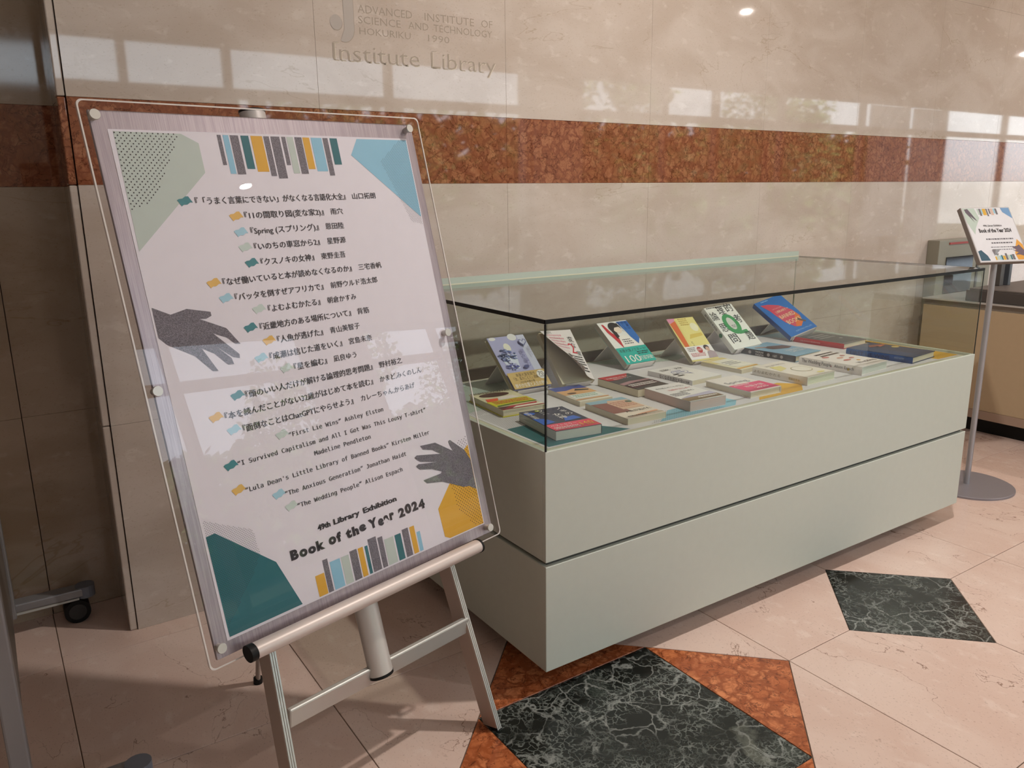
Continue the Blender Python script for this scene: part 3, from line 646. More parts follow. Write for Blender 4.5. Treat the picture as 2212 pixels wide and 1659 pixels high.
def stand_frame(x, y, yaw, tilt, roll, t, z=None):
    z = ZD + .0048 + t * math.sin(math.radians(tilt))
    ya, ti, ro = map(math.radians, (yaw, tilt, roll))
    ex = Vector((math.cos(ya), math.sin(ya), 0)); nb = Vector((-math.sin(ya), math.cos(ya), 0))
    up = Vector((0, 0, math.cos(ti))) + nb * math.sin(ti)
    e2 = ex * math.cos(ro) + up * math.sin(ro); u2 = -ex * math.sin(ro) + up * math.cos(ro)
    n = e2.cross(u2)
    return frame(Vector((x, y, z)) - n * t, e2, u2, n), Vector((x, y, z)), e2, u2, n, nb
M_SHEET = mat('#e8deda', .3)
def book_stand(label, fr, w, t, h=.11, foot=.075):
    M, P, ex, up, n, nb = fr
    o = thing('book_stand', label, 'stand', None, None)
    th = .0022; b = MB(); zd = ZD + .0007
    A = P - n * (t + .0015)                       # bottom of the back plate
    lowz = lambda v: Vector((v.x, v.y, zd))
    x0, x1 = .012, w - .012
    prof = [P + n * .0005 - up * .0030, P + n * .0 - up * .0035, P - n * (t + .004) - up * .0035, A - n * .0025 + up * h, None]
    top = prof[3]; f = lowz(top + nb * foot); f.y = min(f.y, 2.012); prof[4] = f
    for p, q in zip(prof, prof[1:]):
        vs = []
        d = (q - p).normalized(); s = ex.cross(d).normalized() * th
        for a in (p, q):
            for xx in (x0, x1):
                for k in (0, 1): vs.append(tuple(a + ex * xx + s * k))
        # order: p-x0-0,p-x0-1,p-x1-0,p-x1-1,q-...
        b.add(vs, [(0, 2, 6, 4), (1, 5, 7, 3), (0, 4, 5, 1), (2, 3, 7, 6), (0, 1, 3, 2), (4, 6, 7, 5)], M_SHEET)
    zmin = min(v[2] for v in b.v)
    if zmin < zd: b.v = [(v[0], v[1], max(v[2], zd)) for v in b.v]
    b.build('bent_sheet', o); return o
rq = random.Random(21); BOUQ = []
for k in range(95):
    a_, r_ = rq.uniform(0, 6.283), rq.uniform(0, 1) ** .6; cx_, cy_ = (.29 + .24 * r_ * math.cos(a_), .63 + .115 * r_ * math.sin(a_)) if k < 62 else (.26 + .15 * r_ * math.cos(a_), .44 + .08 * r_ * math.sin(a_))
    BOUQ.append(('e', rq.choice(['#3b4670', '#4d5a8c', '#5a67a0', '#7682b4', '#323c62', '#8b97c4', '#b4bcdc']) if k < 62 else rq.choice(['#4a4f96', '#5b5fa8', '#3c417c', '#9a9ccc', '#c3c6e2']), cx_, cy_, rq.uniform(.02, .05), rq.uniform(.012, .03)))
ST = [
 ('purple', (1.182, 1.773, 1.4, 47.9, -1.2), .127, .19, .016, 'lavender novel with a bouquet photo and gold band, leaning at the left end',
  dict(cover='#a3a2c8', pages=mat('#c9c0a2', .8), back='#d9d2c0', hard=True, deco=[('r', '#a9a9d2', 0, .3, 1, 1), ('r', '#c8cbe2', .8, .3, 1, 1), ('e', '#e2e0d2', .40, .78, .09, .13), ('e', '#e0dfe0', .66, .97, .12, .1), ('e', '#e0dfe0', .12, .97, .09, .05),
   ('p', '#d3d9ea', [(.10, .62), (.30, .66), (.54, .64), (.46, .38), (.30, .36), (.16, .42)])] + BOUQ + [
   ('e', '#4f5488', .60, .38, .07, .04), ('p', '#6a6d9c', [(.83, .76), (.74, .84), (.76, .89), (.81, .89), (.84, .86), (.88, .90), (.94, .88), (.94, .83)]), ('p', '#c3c6e0', [(.83, .785), (.765, .84), (.775, .875), (.81, .875), (.84, .84), (.885, .885), (.92, .87), (.92, .835)]), ('r', '#c9a968', 0, 0, 1, .295), ('v', '#6f6c9c', '星を編む', .70, .72, .12),
   ('v', '#8d8ba8', '凪良ゆう', .92, .76, .07), ('t', '#5b4726', '本屋大賞受賞作', .2, .215, .10, .52), ('t', '#5b4726', '『汝、星のごとく』続編', .1, .15, .10, .66), ('t', '#6d5833', '2023年本屋大賞', .22, .095, .06, .4), ('t', 'w', '鮮やかな愛と人生の物語', .06, .022, .12, .85), ('e', 'w', .87, .2, .12, .12), ('t', 'k', '70', .79, .185, .15, .14), ('t', 'k', '万部突破', .79, .15, .05, .16)])),
 ('manga', (1.647, 1.83, .5, 53.3, -.2), .127, .188, .02, 'white novel with a dark-haired figure, blue panel and turquoise band, leaning',
  dict(cover='#e9e7e6', pages=mat('#b9b3a8', .8), back='#6db7ba', deco=[('p', '#c62f3c', [(.1, .95), (.16, .95), (.24, .75), (.36, .62), (.36, .38), (.28, .38), (.2, .6), (.12, .76)]), ('p', '#2e6fc0', [(.62, .98), (1, .98), (1, .55), (.85, .42), (.75, .6), (.7, .8)]),
   ('e', '#221f22', .45, .85, .19, .19), ('p', '#221f22', [(.28, .84), (.4, .84), (.42, .55), (.3, .6)]), ('e', '#ead6c8', .50, .80, .125, .135), ('p', '#221f22', [(.34, .93), (.62, .95), (.6, .86), (.44, .85), (.36, .78)]), ('p', '#efe9e4', [(.3, .38), (.36, .62), (.55, .66), (.75, .56), (.86, .38)]), ('l', '#5a5a66', .4, .42, .7, .56, 3),
   ('v', '#173a7c', '成瀬は', .92, .99, .10), ('v', '#173a7c', '信じた', .80, .99, .10), ('v', '#173a7c', '道をいく', .68, .99, .09), ('r', '#25aea4', 0, 0, 1, .375), ('t', 'k', '本屋大賞ノミネート!', .06, .27, .12, .88), ('t', 'w', '100', .1, .035, .33, .46), ('t', 'w', '万部突破!', .55, .06, .15, .43), ('l', 'k', .58, .17, .95, .25, 2)])),
 ('yellow', (1.867, 1.762, -.1, 47.1, -1.6), .12, .178, .013, 'yellow book with an orange stripe and red-dotted white band, leaning',
  dict(cover='#e2d38a', pages=mat('#b9ae9c', .8), back='#d9d7b0', deco=[('r', '#e6d98e', .3, .33, 1, 1), ('p', '#d98fb0', [(0, 1), (.28, 1), (.2, .86), (0, .9)]), ('p', '#d86a3a', [(.02, .88), (.26, .94), (.22, .33), (.06, .33), (.05, .6)]), ('e', '#ece6c8', .82, .76, .14, .15), ('p', '#d9bf62', [(.4, .5), (.95, .55), (.95, .62), (.5, .6)]),
   ('l', '#b99d4c', .38, .8, .7, .98, 4), ('v', '#4a4434', 'とん', .42, .46, .1), ('r', '#e9e4e6', 0, .03, 1, .33), ('e', '#b53538', .5, .235, .1, .1), ('l', 'w', .42, .21, .58, .26, 2), ('e', '#3a3136', .78, .27, .1, .09), ('e', '#cda693', .80, .235, .07, .075), ('p', '#a9969e', [(.66, .03), (1, .03), (1, .16), (.86, .2), (.72, .17)]), ('l', '#b8505a', .1, .08, .62, .17, 3), ('l', '#6f6d70', .08, .2, .36, .3, 3)])),
 ('Q', (2.107, 1.798, -2.8, 48.7, 3.5), .14, .192, .02, 'white book with a large green letter Q among bold black characters, leaning right of centre',
  dict(cover='#e9e8e4', pages=mat('#b9b3a8', .8), spine_left=True, deco=[('e', '#2f9150', .52, .55, .25, .33), ('p', '#2f9150', [(.5, .36), (.86, .38), (.88, .30), (.55, .3)]), ('e', '#cfcfca', .52, .56, .12, .2), ('t', 'k', '論', .02, .70, .30, .24), ('t', 'k', '理', .36, .80, .30, .24), ('t', 'k', '的', .68, .84, .30, .24), ('t', 'k', '思', .06, .42, .30, .24), ('t', 'k', '考', .72, .56, .30, .24), ('t', 'k', '問', .12, .15, .32, .28), ('t', 'k', '題', .70, .15, .30, .24),
   ('l', 'k', .06, .95, .94, .985, 1), ('se', '#2f7044', .38, .4), ('s', '#6b6764', '論理的思考問題', .9, .3, .5, .4, -.0016), ('l', '#8b8b88', .46, .45, .6, .52, 2)])),
 ('banned', (2.453, 1.832, -23.6, 56, 22), .136, .203, .02, 'bright blue book with a red and orange teardrop and cream capitals, leaning at the right',
  dict(cover='#1f6fc2', pages=mat('#cfcac4', .8), spine='#1c4f96', spine_left=True, deco=[('p', '#cf4660', [(.10, .90), (.35, .86), (.62, .76), (.84, .56), (.88, .38), (.78, .22), (.6, .14), (.42, .18), (.28, .34), (.22, .55), (.2, .7)]), ('p', '#e2702c', [(.84, .50), (.88, .38), (.78, .22), (.6, .14), (.45, .17), (.6, .3)]),
   ('t', '#ead9b0', 'LIBRARY', .32, .60, .12, .38), ('t', '#ead9b0', 'OF', .72, .62, .06, .07), ('t', '#efdfae', 'BANNED', .28, .44, .20, .54), ('t', '#efdfae', 'BOOKS', .32, .27, .22, .5), ('p', '#6b5340', [(.66, .3), (.74, .34), (.88, .22), (.84, .19)]), ('t', '#9cc6ee', 'KIRSTEN MILLER', .3, .06, .07, .6), ('l', '#9cc6ee', .2, .93, .5, .97, 1), ('t', '#f0a8ac', "Lula Dean's Little", .3, .70, .07, .34)])),
]
SNAME = {'purple': 'lavender bouquet book', 'manga': 'turquoise banded book', 'yellow': 'yellow book', 'Q': 'green letter Q book', 'banned': 'blue teardrop book', 'open': 'book with its cover curling open'}
for nm, pose, w, h, t, lab, kw in ST:
    fr = stand_frame(*pose, t)
    book(label=lab, M=fr[0], w=w, h=h, t=t, **kw)
    book_stand('bent white sheet stand propping up the ' + SNAME[nm], fr, w, t)
# the book whose front cover curls open
fr = stand_frame(1.334, 1.752, -4, 45, 0, .018); t = .018; w, h = .112, .184
ob = book('white paperback leaning with its front cover curling open, red 2 on it', fr[0], w, h, t, '#dcc9c0', openflap=True, pages=mat('#cfc4a8', .8))
def curl(v, w=w, t=t):
    x, y, z = v; u = max(0.0, (w - x)); ang = math.radians(5 + 42 * (1 - y / h)); k = ang * (.55 + .45 * u / w)
    dz = z - t
    return (w - u * math.cos(k) - dz * math.sin(k), y, t + u * math.sin(k) + dz * math.cos(k))
b = MB(); N = 14; vs = []; fs = []
for i in range(N + 1):
    for j in range(N + 1): vs.append(curl((w * i / N, h * j / N, t)))
for i in range(N):
    for j in range(N): a = i * (N + 1) + j; fs.append((a, a + N + 1, a + N + 2, a + 1))
b.add(vs, fs, mat('#e2dadb', .35)); vs2 = [curl((w * i / N, h * j / N, t - .0007)) for i in range(N + 1) for j in range(N + 1)]
b.add(vs2, [f[::-1] for f in fs], mat('#a89484', .5)); b.build('open_cover', ob)
def mapsub(v): return curl((v[0], v[1], v[2] - .0002))
deco = [('l', '#d99aa6', .08, .55, .62, .9, 5)]
for q in ((.1, .8, .6), (.1, .66, .6), (.1, .5, .55)): deco.append(('r', '#d08a98', q[0], q[1], q[2], q[1] + .006))
for q in (.1, .3, .48): deco.append(('r', '#d08a98', q, .5, q + .006, .86))
deco += [('v', 'k', '変な', .84, .88, .2), ('t', 'r', '2', .62, .5, .5), ('v', 'k', '家', .9, .58, .18), ('e', '#4a3c3a', .4, .42, .09, .07), ('l', 'k', .5, .24, .95, .44, 4), ('p', '#5a4a48', [(.3, .2), (.5, .22), (.48, .36), (.34, .34)]), ('t', 'k', '雨穴', .08, .92, .12), ('l', 'k', .5, .1, .95, .22, 2)]
cover_print(ob, deco, w, h, t, mapsub)
book_stand('bent white sheet stand propping up the book with its cover curling open', fr, w, t)

# ------------------------------------------------------------------ easel poster
TL = Vector((0.19147291, 1.40072408, 1.23717375)); EX = Vector((0.97108002, 0.23824269, 0.01562099)); EY = Vector((-0.06884283, 0.21994668, 0.97307971))
EY = (EY - EX * EY.dot(EX)).normalized(); EN = EX.cross(EY)          # EN points to the viewer
PM = frame(TL, EX, EY, EN)
pb = thing('poster_board', 'tall exhibition poster behind clear acrylic on a brushed silver board, standing on the easel', 'poster board', PM)
mm = .001
def P(pts): return [(x * mm, -y * mm) for x, y in pts]
def rrect(x0, y0, x1, y1, r, n=6):
    o = []
    for cx, cy, a in ((x1 - r, y1 - r, 0), (x0 + r, y1 - r, 90), (x0 + r, y0 + r, 180), (x1 - r, y0 + r, 270)):
        o += [(cx + r * math.cos(math.radians(a + 90 * i / n)), cy + r * math.sin(math.radians(a + 90 * i / n))) for i in range(n + 1)]
    return o
M_SILV, nn, ll = newmat('brushed_silver'); b_ = nn['Principled BSDF']
v = coords(nn, ll, (1, .02, 1), False); nz = noise(nn, ll, v, 640, 3)
ll.new(mixc(nn, ll, ramp(nn, ll, nz, .35, .65), lin('#a29a9e'), lin('#b5adb0')), b_.inputs['Base Color']); b_.inputs['Metallic'].default_value = .5; b_.inputs['Roughness'].default_value = .35
MB().box((-.0225, -.848, -.007), (.614, .029, -.0006), M_SILV, None, .001).build('backing_board', pb)
sh = MB().box((0, -.825, -.0005), (.594, 0, 0), M_PAPER).build('poster_sheet', pb)
z1, z2, z3, z4 = .0003, .0005, .0007, .0009
def AP(nm, pts, z, mt): MB().poly(pts, z, mt).build(nm, sh)
def AD(*a, **k):
    q = MB(); dots(q, *a, **k); q.build('halftone_dots', sh, kind='stuff')
AP('corner_shape', P([(7.7, 3.1), (114.6, 4.2), (141.6, 19), (141.6, 68), (4.8, 190)]), z1, M_MINT)
AP('corner_shape', P([(467.1, 3.9), (592, 3.5), (592, 160.6), (590, 160.6), (446.3, 35.4)]), z1, M_BLUE)
AP('corner_shape', P([(4.1, 651.8), (19.8, 650.5), (111.4, 732.6), (142.1, 820.5), (5, 820.5)]), z1, M_TEAL)
AP('corner_shape', P([(592, 649), (592, 823), (493.5, 822.5), (481.4, 815.3), (478.6, 755.6), (521.8, 714.4), (580.2, 656.2)]), z1, M_YEL)
for x0, x1, y1, mt in ((177, 184, 55, M_GREY), (187.5, 198, 70, M_BLUE), (200.5, 216, 71, M_GREY), (220.5, 235.5, 61.7, M_TEAL), (239.5, 262, 66.7, M_YEL), (264.5, 275.5, 74.5, M_GREY), (278.5, 296.5, 79, M_GREY), (300.5, 308.5, 55, M_GREY), (311, 324.5, 70, M_MINT), (327.5, 342.5, 71, M_GREY), (344.5, 359, 62.3, M_YEL), (362.5, 386, 66.5, M_BLUE), (388.5, 399.5, 74.6, M_GREY), (404, 420.5, 53.8, M_TEAL)):
    AP('spine_bar', P([(x0, 4), (x1, 4), (x1, y1), (x0, y1)]), z1, mt)
for x0, x1, y0, mt in ((176.8, 195.5, 783.5, M_YEL), (197, 207.5, 761.5, M_GREY), (210.6, 232.5, 770, M_BLUE), (235.2, 252, 770, M_MINT), (255, 271, 766, M_GREY), (273.5, 285, 767, M_YEL), (288.8, 295.6, 768, M_TEAL), (298.3, 317.5, 758, M_GREY), (320.5, 331.8, 762.5, M_GREY), (334.3, 356.6, 771, M_MINT), (360, 375, 771, M_TEAL), (379, 394.5, 766.5, M_GREY), (398, 410, 767.5, M_YEL), (413, 421.8, 782.5, M_BLUE)):
    AP('spine_bar', P([(x0, y0), (x1, y0), (x1, 822), (x0, 822)]), z1, mt)
HL = [(3.5, 278.4), (30.2, 292.9), (57.8, 287.1), (96.3, 296.9), (96.6, 303.4), (86.9, 307.2), (75.3, 306.2), (117.2, 327.3), (135.8, 356.9), (126.9, 355.4), (114.8, 343.0), (92.3, 332.4), (129.9, 373.4), (129.1, 380.3), (117.8, 376.6), (86.0, 348.2), (114.3, 377.5), (116.7, 388.5), (106.1, 387.4), (86.9, 365.4), (67.5, 353.1), (87.3, 394.8), (78.0, 393.3), (53.7, 363.6), (14.2, 339.1), (3.3, 326.3)]
HR = [(545.5, 627.4), (540.1, 629.6), (542.5, 638.3), (548.4, 651.9), (505.6, 623.2), (466.1, 619.9), (471.2, 628.7), (494.2, 635.6), (513.8, 648.7), (452.5, 636.0), (445.7, 639.3), (457.2, 650.2), (500.0, 662.8), (452.1, 654.1), (445.2, 656.8), (453.1, 665.6), (483.1, 672.8), (507.6, 684.4), (504.3, 687.9), (456.9, 688.8), (464.1, 697.0), (504.3, 705.4), (556.8, 732.0), (573.3, 735.0), (591, 746.7), (591, 682.5), (579.7, 657.9)]
AP('hand_silhouette', P(HL), z2, M_GREY)
MD = P([(8, 3.5), (111.5, 5.2), (46.6, 111.8), (8.7, 125.5)]); AD(MD, 6.0 * mm, 1.15 * mm, M_INK, z2, n=8)
AD(P([(572.2, 3.5), (592, 3.0), (591, 176.8), (563.8, 169.8), (514.7, 47.6)]), 3.1 * mm, .62 * mm, M_INK, z2)
AD(P([(591, 630.3), (564.2, 633.9), (524.2, 718.7), (530.9, 773.2), (569.6, 820.6), (591, 822)]), 5.6 * mm, 1.0 * mm, M_INK, z2, n=8)
AD(P([(4.5, 624.9), (83.4, 665.2), (86.8, 708.5), (62.1, 745.0), (34.2, 773.9), (6, 806.5)]), 3.0 * mm, .62 * mm, M_INK, z2)
AP('hand_silhouette', P(HR), z3, M_GREY)
fc = [0, 1, 2, 3] * 5; fc[12:] = [0, 1, 2, 3, 0, 1, 2, 3]
FLG = [(95.9, 114.2, 0), (179.7, 142.5, 1), (182.0, 169.8, 2), (184.0, 196.2, 3), (189.4, 223.5, 0), (113.5, 250.8, 1), (128.9, 278.0, 2), (183.8, 303.4, 3), (160.8, 332.8, 0), (189.5, 359.7, 1), (167.8, 386.8, 2), (210.6, 412.7, 3), (110.3, 440.9, 0), (65.5, 468.5, 1), (90.8, 495.4, 2), (174.5, 524.0, 3), (71.8, 551.6, 0), (75.4, 594.4, 1), (144.2, 622.7, 2), (162.2, 649.3, 3)]
for x, y, k in FLG:
    q = [(x - 13, y - 2), (x - 9.5, y - 4), (x - 3.5, y - 4.5), (x + 2, y - 8), (x + 7, y - 8), (x + 13, y + 2.5), (x + 8.5, y + 2), (x + 3, y + 5.5), (x - 3, y + 5.5), (x - 7, y + 8)]
    AP('flag_mark', P(q), z2, M_FLAG[k])
def T(s, x0, x1, y, size, mt=M_INK, off=0.0, fnt=None, slant=0.0, bold=.22):
    b = MB(); text(b, s, x0 * mm, -(y + size * .36) * mm, size * mm, mt, z3, width=(x1 - x0) * mm, off=off, fnt=fnt, slant=slant)
    if bold:
        for d in (-bold, bold): text(b, s, (x0 + d) * mm, -(y + size * .36 + d * .3) * mm, size * mm, mt, z3 - .00002 * (1 + (d > 0)), width=(x1 - x0) * mm, off=off, fnt=fnt)
    b.build('lettering', sh)
MONO = 'DejaVuSansMono.woff2'
JL = [('『「うまく言葉にできない」がなくなる言語化大全』', 111.2, 414.1, '山口拓朗', 428.6, 483.9, 114.8), ('『11の間取り図(変な家2)』', 193.1, 358.0, '雨穴', 371.9, 399.1, 142.1), ('『Spring (スプリング)』', 198.3, 340.0, '恩田陸', 353.8, 394.5, 169.2),
 ('『いのちの車窓から2』', 198.5, 335.5, '星野源', 350.3, 391.9, 196.6), ('『クスノキの女神』', 204.6, 316.7, '東野圭吾', 330.3, 384.5, 223.8), ('『なぜ働いていると本が読めなくなるのか』', 127.0, 393.5, '三宅香帆', 408.2, 463.3, 251.2),
 ('『バッタを倒すぜアフリカで』', 142.6, 322.8, '前野ウルド浩太郎', 337.3, 446.0, 278.8), ('『よむよむかたる』', 198.7, 309.3, '朝倉かすみ', 323.3, 388.2, 305.6), ('『近畿地方のある場所について』', 175.6, 370.8, '背筋', 384.0, 411.5, 334.4),
 ('『人魚が逃げた』', 203.1, 301.2, '青山美智子', 315.4, 382.6, 361.0), ('『成瀬は信じた道をいく』', 181.8, 337.1, '宮島未奈', 351.4, 404.8, 387.4), ('『星を編む』', 223.9, 296.7, '凪良ゆう', 309.9, 361.3, 413.8),
 ('『頭のいい人だけが解ける論理的思考問題』', 122.5, 393.6, '野村裕之', 408.4, 465.1, 443.2), ('『本を読んだことがない32歳がはじめて本を読む』', 78.3, 387.5, 'かまど,みくのしん', 403.1, 508.7, 470.8), ('『面倒なことはChatGPTにやらせよう』', 104.3, 334.2, 'カレーちゃん,からあげ', 350.6, 483.7, 497.8)]
for s, a, c, au, a2, c2, y in JL:
    T(s, a + 2, c - 2, y, 13.6); T(au, a2, c2, y, 12.8, bold=.1)
for s, a, c, y in (('“First Lie Wins” Ashley Elston', 187, 395.5, 526.5), ('“I Survived Capitalism and All I Got Was This Lousy T-shirt”', 84, 498, 550.5), ('Madeline Pendleton', 228.5, 353.5, 570.8), ("“Lula Dean's Little Library of Banned Books” Kirsten Miller", 87, 496, 597), ('“The Anxious Generation” Jonathan Haidt', 155.7, 427.5, 624), ('“The Wedding People” Alison Espach', 173.7, 411, 651.2)):
    T(s, a, c, y, 15, fnt=MONO, bold=.12)
for s, a, c in (('49th', 202.5, 228.5), ('Library', 236.2, 293.7), ('Exhibition', 302.9, 382.0)): T(s, a, c, 703, 14, off=.02, bold=.5)
rnd = random.Random(3)
for s, a, c in (('Book', 139.5, 210.7), ('of', 218.3, 248.1), ('the', 255.9, 303.5), ('Year', 308.7, 370.7), ('2024', 380.1, 449.3)):
    wv = [glyphs(ch, .06)[3] - glyphs(ch, .06)[2] for ch in s]; k = (c - a - 2 * len(s)) / sum(wv); x = a
    b = MB()
    for ch, wd in zip(s, wv):
        hy = 23 + rnd.uniform(-1.5, 2); text(b, ch, x * mm, -(740 + rnd.uniform(-1.5, 1.5)) * mm, hy * mm, M_INK, z3, width=wd * k * mm, off=.06, rot=rnd.uniform(-.06, .06), res=4); x += wd * k + 2
    b.build('lettering', sh)
# clear acrylic front pane, its polished edge and the metal caps
ac = [(x * mm, -y * mm) for x, y in rrect(-41.2, -40.5, 625.8, 857, 9)]
MB().prism(ac, .0062, .0112, M_ACR).build('acrylic_pane', pb)
b = MB(); n = len(ac); cxm = (.2975, -.411)
inn = [(p[0] + (.0024 if p[0] < cxm[0] else -.0024), p[1] + (.0024 if p[1] < cxm[1] else -.0024)) for p in ac]
vs = [(p[0], p[1], .0061) for p in ac] + [(p[0], p[1], .0113) for p in ac] + [(p[0], p[1], .0113) for p in inn]
b.add(vs, [(i, (i + 1) % n, n + (i + 1) % n, n + i) for i in range(n)] + [(n + i, n + (i + 1) % n, 2 * n + (i + 1) % n, 2 * n + i) for i in range(n)], mat('#d5cfca', .2)); 
b.build('acrylic_edge', pb)
M_CHR = mat('#c9c6c0', .35, .4)
for x, y in ((-11, -14.5), (604, -14), (604, 840), (-9, 834), (-14.5, 412), (596, 412)):
    x -= 8; y -= 2.7 + 3.8 * y / 840
    MB().cyl((x * mm, -y * mm, -.0005), (x * mm, -y * mm, .0132), .006, M_CHR, 18).cyl((x * mm, -y * mm, .0133), (x * mm, -y * mm, .0158), .0085, M_CHR, 20, .0078).build('standoff_cap', pb, smooth=True)

# ------------------------------------------------------------------ easel
def E(x, y, off=0.0): return TL + EX * x * mm - EY * y * mm - EN * off
ea = thing('easel', 'folding silver aluminium easel holding the tall poster board', 'easel', Matrix.Translation((.54, 1.25, 0)))
eo = Vector((.54, 1.25, 0))
def eb(mb, nm, **k):
    mb.v = [(v[0] - eo.x, v[1] - eo.y, v[2] - eo.z) for v in mb.v]; return mb.build(nm, ea, **k)
M_PINKALU = mat('#cfc3bd', .42, .2); M_LEG = mat('#b5a59b', .4, .2); M_GROOVE = mat('#c5c5c0', .35, .5)
R0 = E(27, 850, -.0285); R1 = E(537, 853.5, -.0285)
eb(MB().cyl(R0, R1, .0165, M_PINKALU, 28, None, .82, None, EY), 'rest_rail', smooth=True)
eb(MB().cyl(R0 - EX * .012, R0 - EX * .0005, .0168, M_BLACK, 24, None, .86, None, EY), 'end_cap', smooth=True)
eb(MB().cyl(R1 + EX * .0005, R1 + EX * .005, .0172, M_BLACK, 24, None, .86, None, EY), 'end_cap', smooth=True)
eb(MB().beam(E(60, 864.5, -.004), E(540, 864.5, -.004), .005, .034, M_ALUD, EY), 'support_ledge')
# mast
eb(MB().cyl(E(290, -57, .060), E(284, 1020, .028), .0245, M_ALU, 32, None, .78, None, -EN), 'mast', smooth=True)
eb(MB().cyl(E(284, 1020, .028), E(284, 1025, .028), .025, M_BLACK, 32, None, .8, None, -EN), 'mast_cap', smooth=True)
eb(MB().cyl(E(290, -61, .060), E(290, -57, .060), .0252, M_BLACK, 32, None, .8, None, -EN), 'mast_cap', smooth=True)
# two front legs: flat profile with a grooved outer edge
def leg(foot, top):
    # front edge runs foot -> top; the flat profile is 43 mm deep, 14 mm wide, with a grooved front edge
    foot, top = Vector(foot), Vector(top); d = (top - foot).normalized(); top2 = top + d * .6
    x = (EX - d * EX.dot(d)).normalized(); bk = d.cross(x)
    if bk.dot(EN) > 0: bk = -bk
    o = eb(MB().beam(foot + bk * .0225, top2 + bk * .0225, .0135, .042, M_LEG, x, .0015), 'front_leg')
    g = MB()
    for k in range(3):
        q = foot + bk * (.0008) + x * (-.0043 + .0043 * k); g.beam(q, q + (top2 - foot), .0030, .0016, M_GROOVE, x)
    g.v = [(v[0] - eo.x, v[1] - eo.y, v[2] - eo.z) for v in g.v]; g.build('edge_profile', o, kind='stuff')
    f = MB().beam(foot + bk * .0225 - d * .003, foot + bk * .0225 + d * .005, .0145, .043, M_BLACK, x); f.v = [(v[0] - eo.x, v[1] - eo.y, max(v[2], .0005)) for v in f.v]; f.build('foot_pad', o)
leg((.797, 1.2686, .006), (.7412, 1.3541, .3689))
leg((.3265, 1.120, .006), (.3278, 1.2529, .3631))
eb(MB().beam((.338, 1.232, .246), (.760, 1.333, .240), .037, .012, M_GROOVE, (0, -.1, 1), .003), 'cross_bar')
# rear leg
eb(MB().cyl((.4165, 1.748, .008), (.462, 1.585, 1.02), .009, M_LEG, 12, None, .6), 'rear_leg'); eb(MB().cyl((.4165, 1.749, .0005), (.4168, 1.747, .014), .011, M_BLACK, 12), 'foot_pad')
eb(MB().beam((.462, 1.585, 1.01), (.462, 1.50, 1.045), .03, .02, M_ALUD, (1, 0, 0)), 'hinge')

# ------------------------------------------------------------------ rolling board at the left edge
rb = thing('rolling_board', 'grey framed rolling partition board standing at the far left edge', 'partition', Matrix.Translation((-.06, 1.9, 0)))
M_FRM = mat('#8f8e90', .4, .3); M_FRMD = mat('#6e6660', .5)
o_ = (-.06, 1.9, 0)
def rbb(mb, nm, par=None, **k):
    mb.v = [(v[0] - o_[0], v[1] - o_[1], v[2]) for v in mb.v]; return mb.build(nm, par or rb, **k)
rbb(MB().add([(-.0735, 1.53, .105), (-.0545, 1.53, .105), (-.0545, 2.30, .105), (-.0735, 2.30, .105), (-.0735, 1.53, 1.78), (-.0545, 1.53, 1.78), (-.0545, 2.30, 1.78), (-.0735, 2.30, 1.78)][:8],
    [(0, 3, 2, 1), (4, 5, 6, 7), (0, 1, 5, 4), (1, 2, 6, 5), (2, 3, 7, 6), (3, 0, 4, 7)], M_FRMD), 'board_panel')
for y in (1.50, 2.33): rbb(MB().box((-.079, y - .028, .06), (-.047, y + .028, 1.80), M_FRM, None, .004), 'post')
for y in (1.475, 2.335):
    f = rbb(MB().box((-.30, y - .022, .072), (.118, y + .022, .096), M_FRM, None, .004).box((-.30, y - .0225, .066), (.10, y - .019, .0715), mat('#bdbdb8', .4)).cyl((.118, y, .066), (.118, y, .098), .024, mat('#737884', .5), 20).cyl((-.30, y, .066), (-.30, y, .098), .024, mat('#5d6470', .5), 20), 'foot_bar')
    for x in (.092, -.27):
        c = MB().cyl((x, y - .024, .033), (x, y - .004, .033), .0325, M_BLACK, 28).cyl((x, y + .004, .033), (x, y + .024, .033), .0325, M_BLACK, 28).cyl((x, y - .0255, .033), (x, y - .0235, .033), .022, M_DARK, 20)
        c.box((x - .014, y - .0035, .02), (x + .014, y + .0035, .0655), M_BLACK, None, .003)
        rbb(c, 'caster', f, smooth=True)

# ------------------------------------------------------------------ sign on a pole beside the case
sg = thing('sign_stand', 'slim silver pole sign with tilted exhibition card at the right end of the case', 'sign', Matrix.Translation((3.098, 1.46, 0)))
M_POLE = mat('#a9a7ab', .35, .5); M_BASE = mat('#8e8a90', .4, .3)
MB().cyl((0, 0, .0005), (0, 0, .007), .165, M_BASE, 64).cyl((0, 0, .007), (0, 0, .0085), .164, M_BASE, 64, .162).build('base_plate', sg, smooth=True)
MB().cyl((0, 0, .0085), (0, 0, .90), .0105, M_POLE, 24).build('pole', sg, smooth=True)
ya, ti = math.radians(-20.5), math.radians(33)
ex = Vector((math.cos(ya), math.sin(ya), 0)); nb = Vector((-math.sin(ya), math.cos(ya), 0)); up = Vector((0, 0, math.cos(ti))) + nb * math.sin(ti); nn_ = ex.cross(up)
sw, sh_ = .214, .23; org = Vector((3.011 - 3.098, 1.466 - 1.46, .870))
SM = frame(org, ex, up, nn_)
s0 = MB().box((0, 0, -.020), (sw, sh_, -.0022), mat('#7d746f', .45), SM, .001).box((.0005, .0005, -.0021), (sw - .0005, sh_ - .0005, 0), mat('#c9c6c6', .35), SM).build('sign_panel', sg)
b = MB(); z0 = .0003
b.poly([(.004, .004), (sw - .004, .004), (sw - .004, sh_ - .004), (.004, sh_ - .004)], z0, M_PAPER, SM)
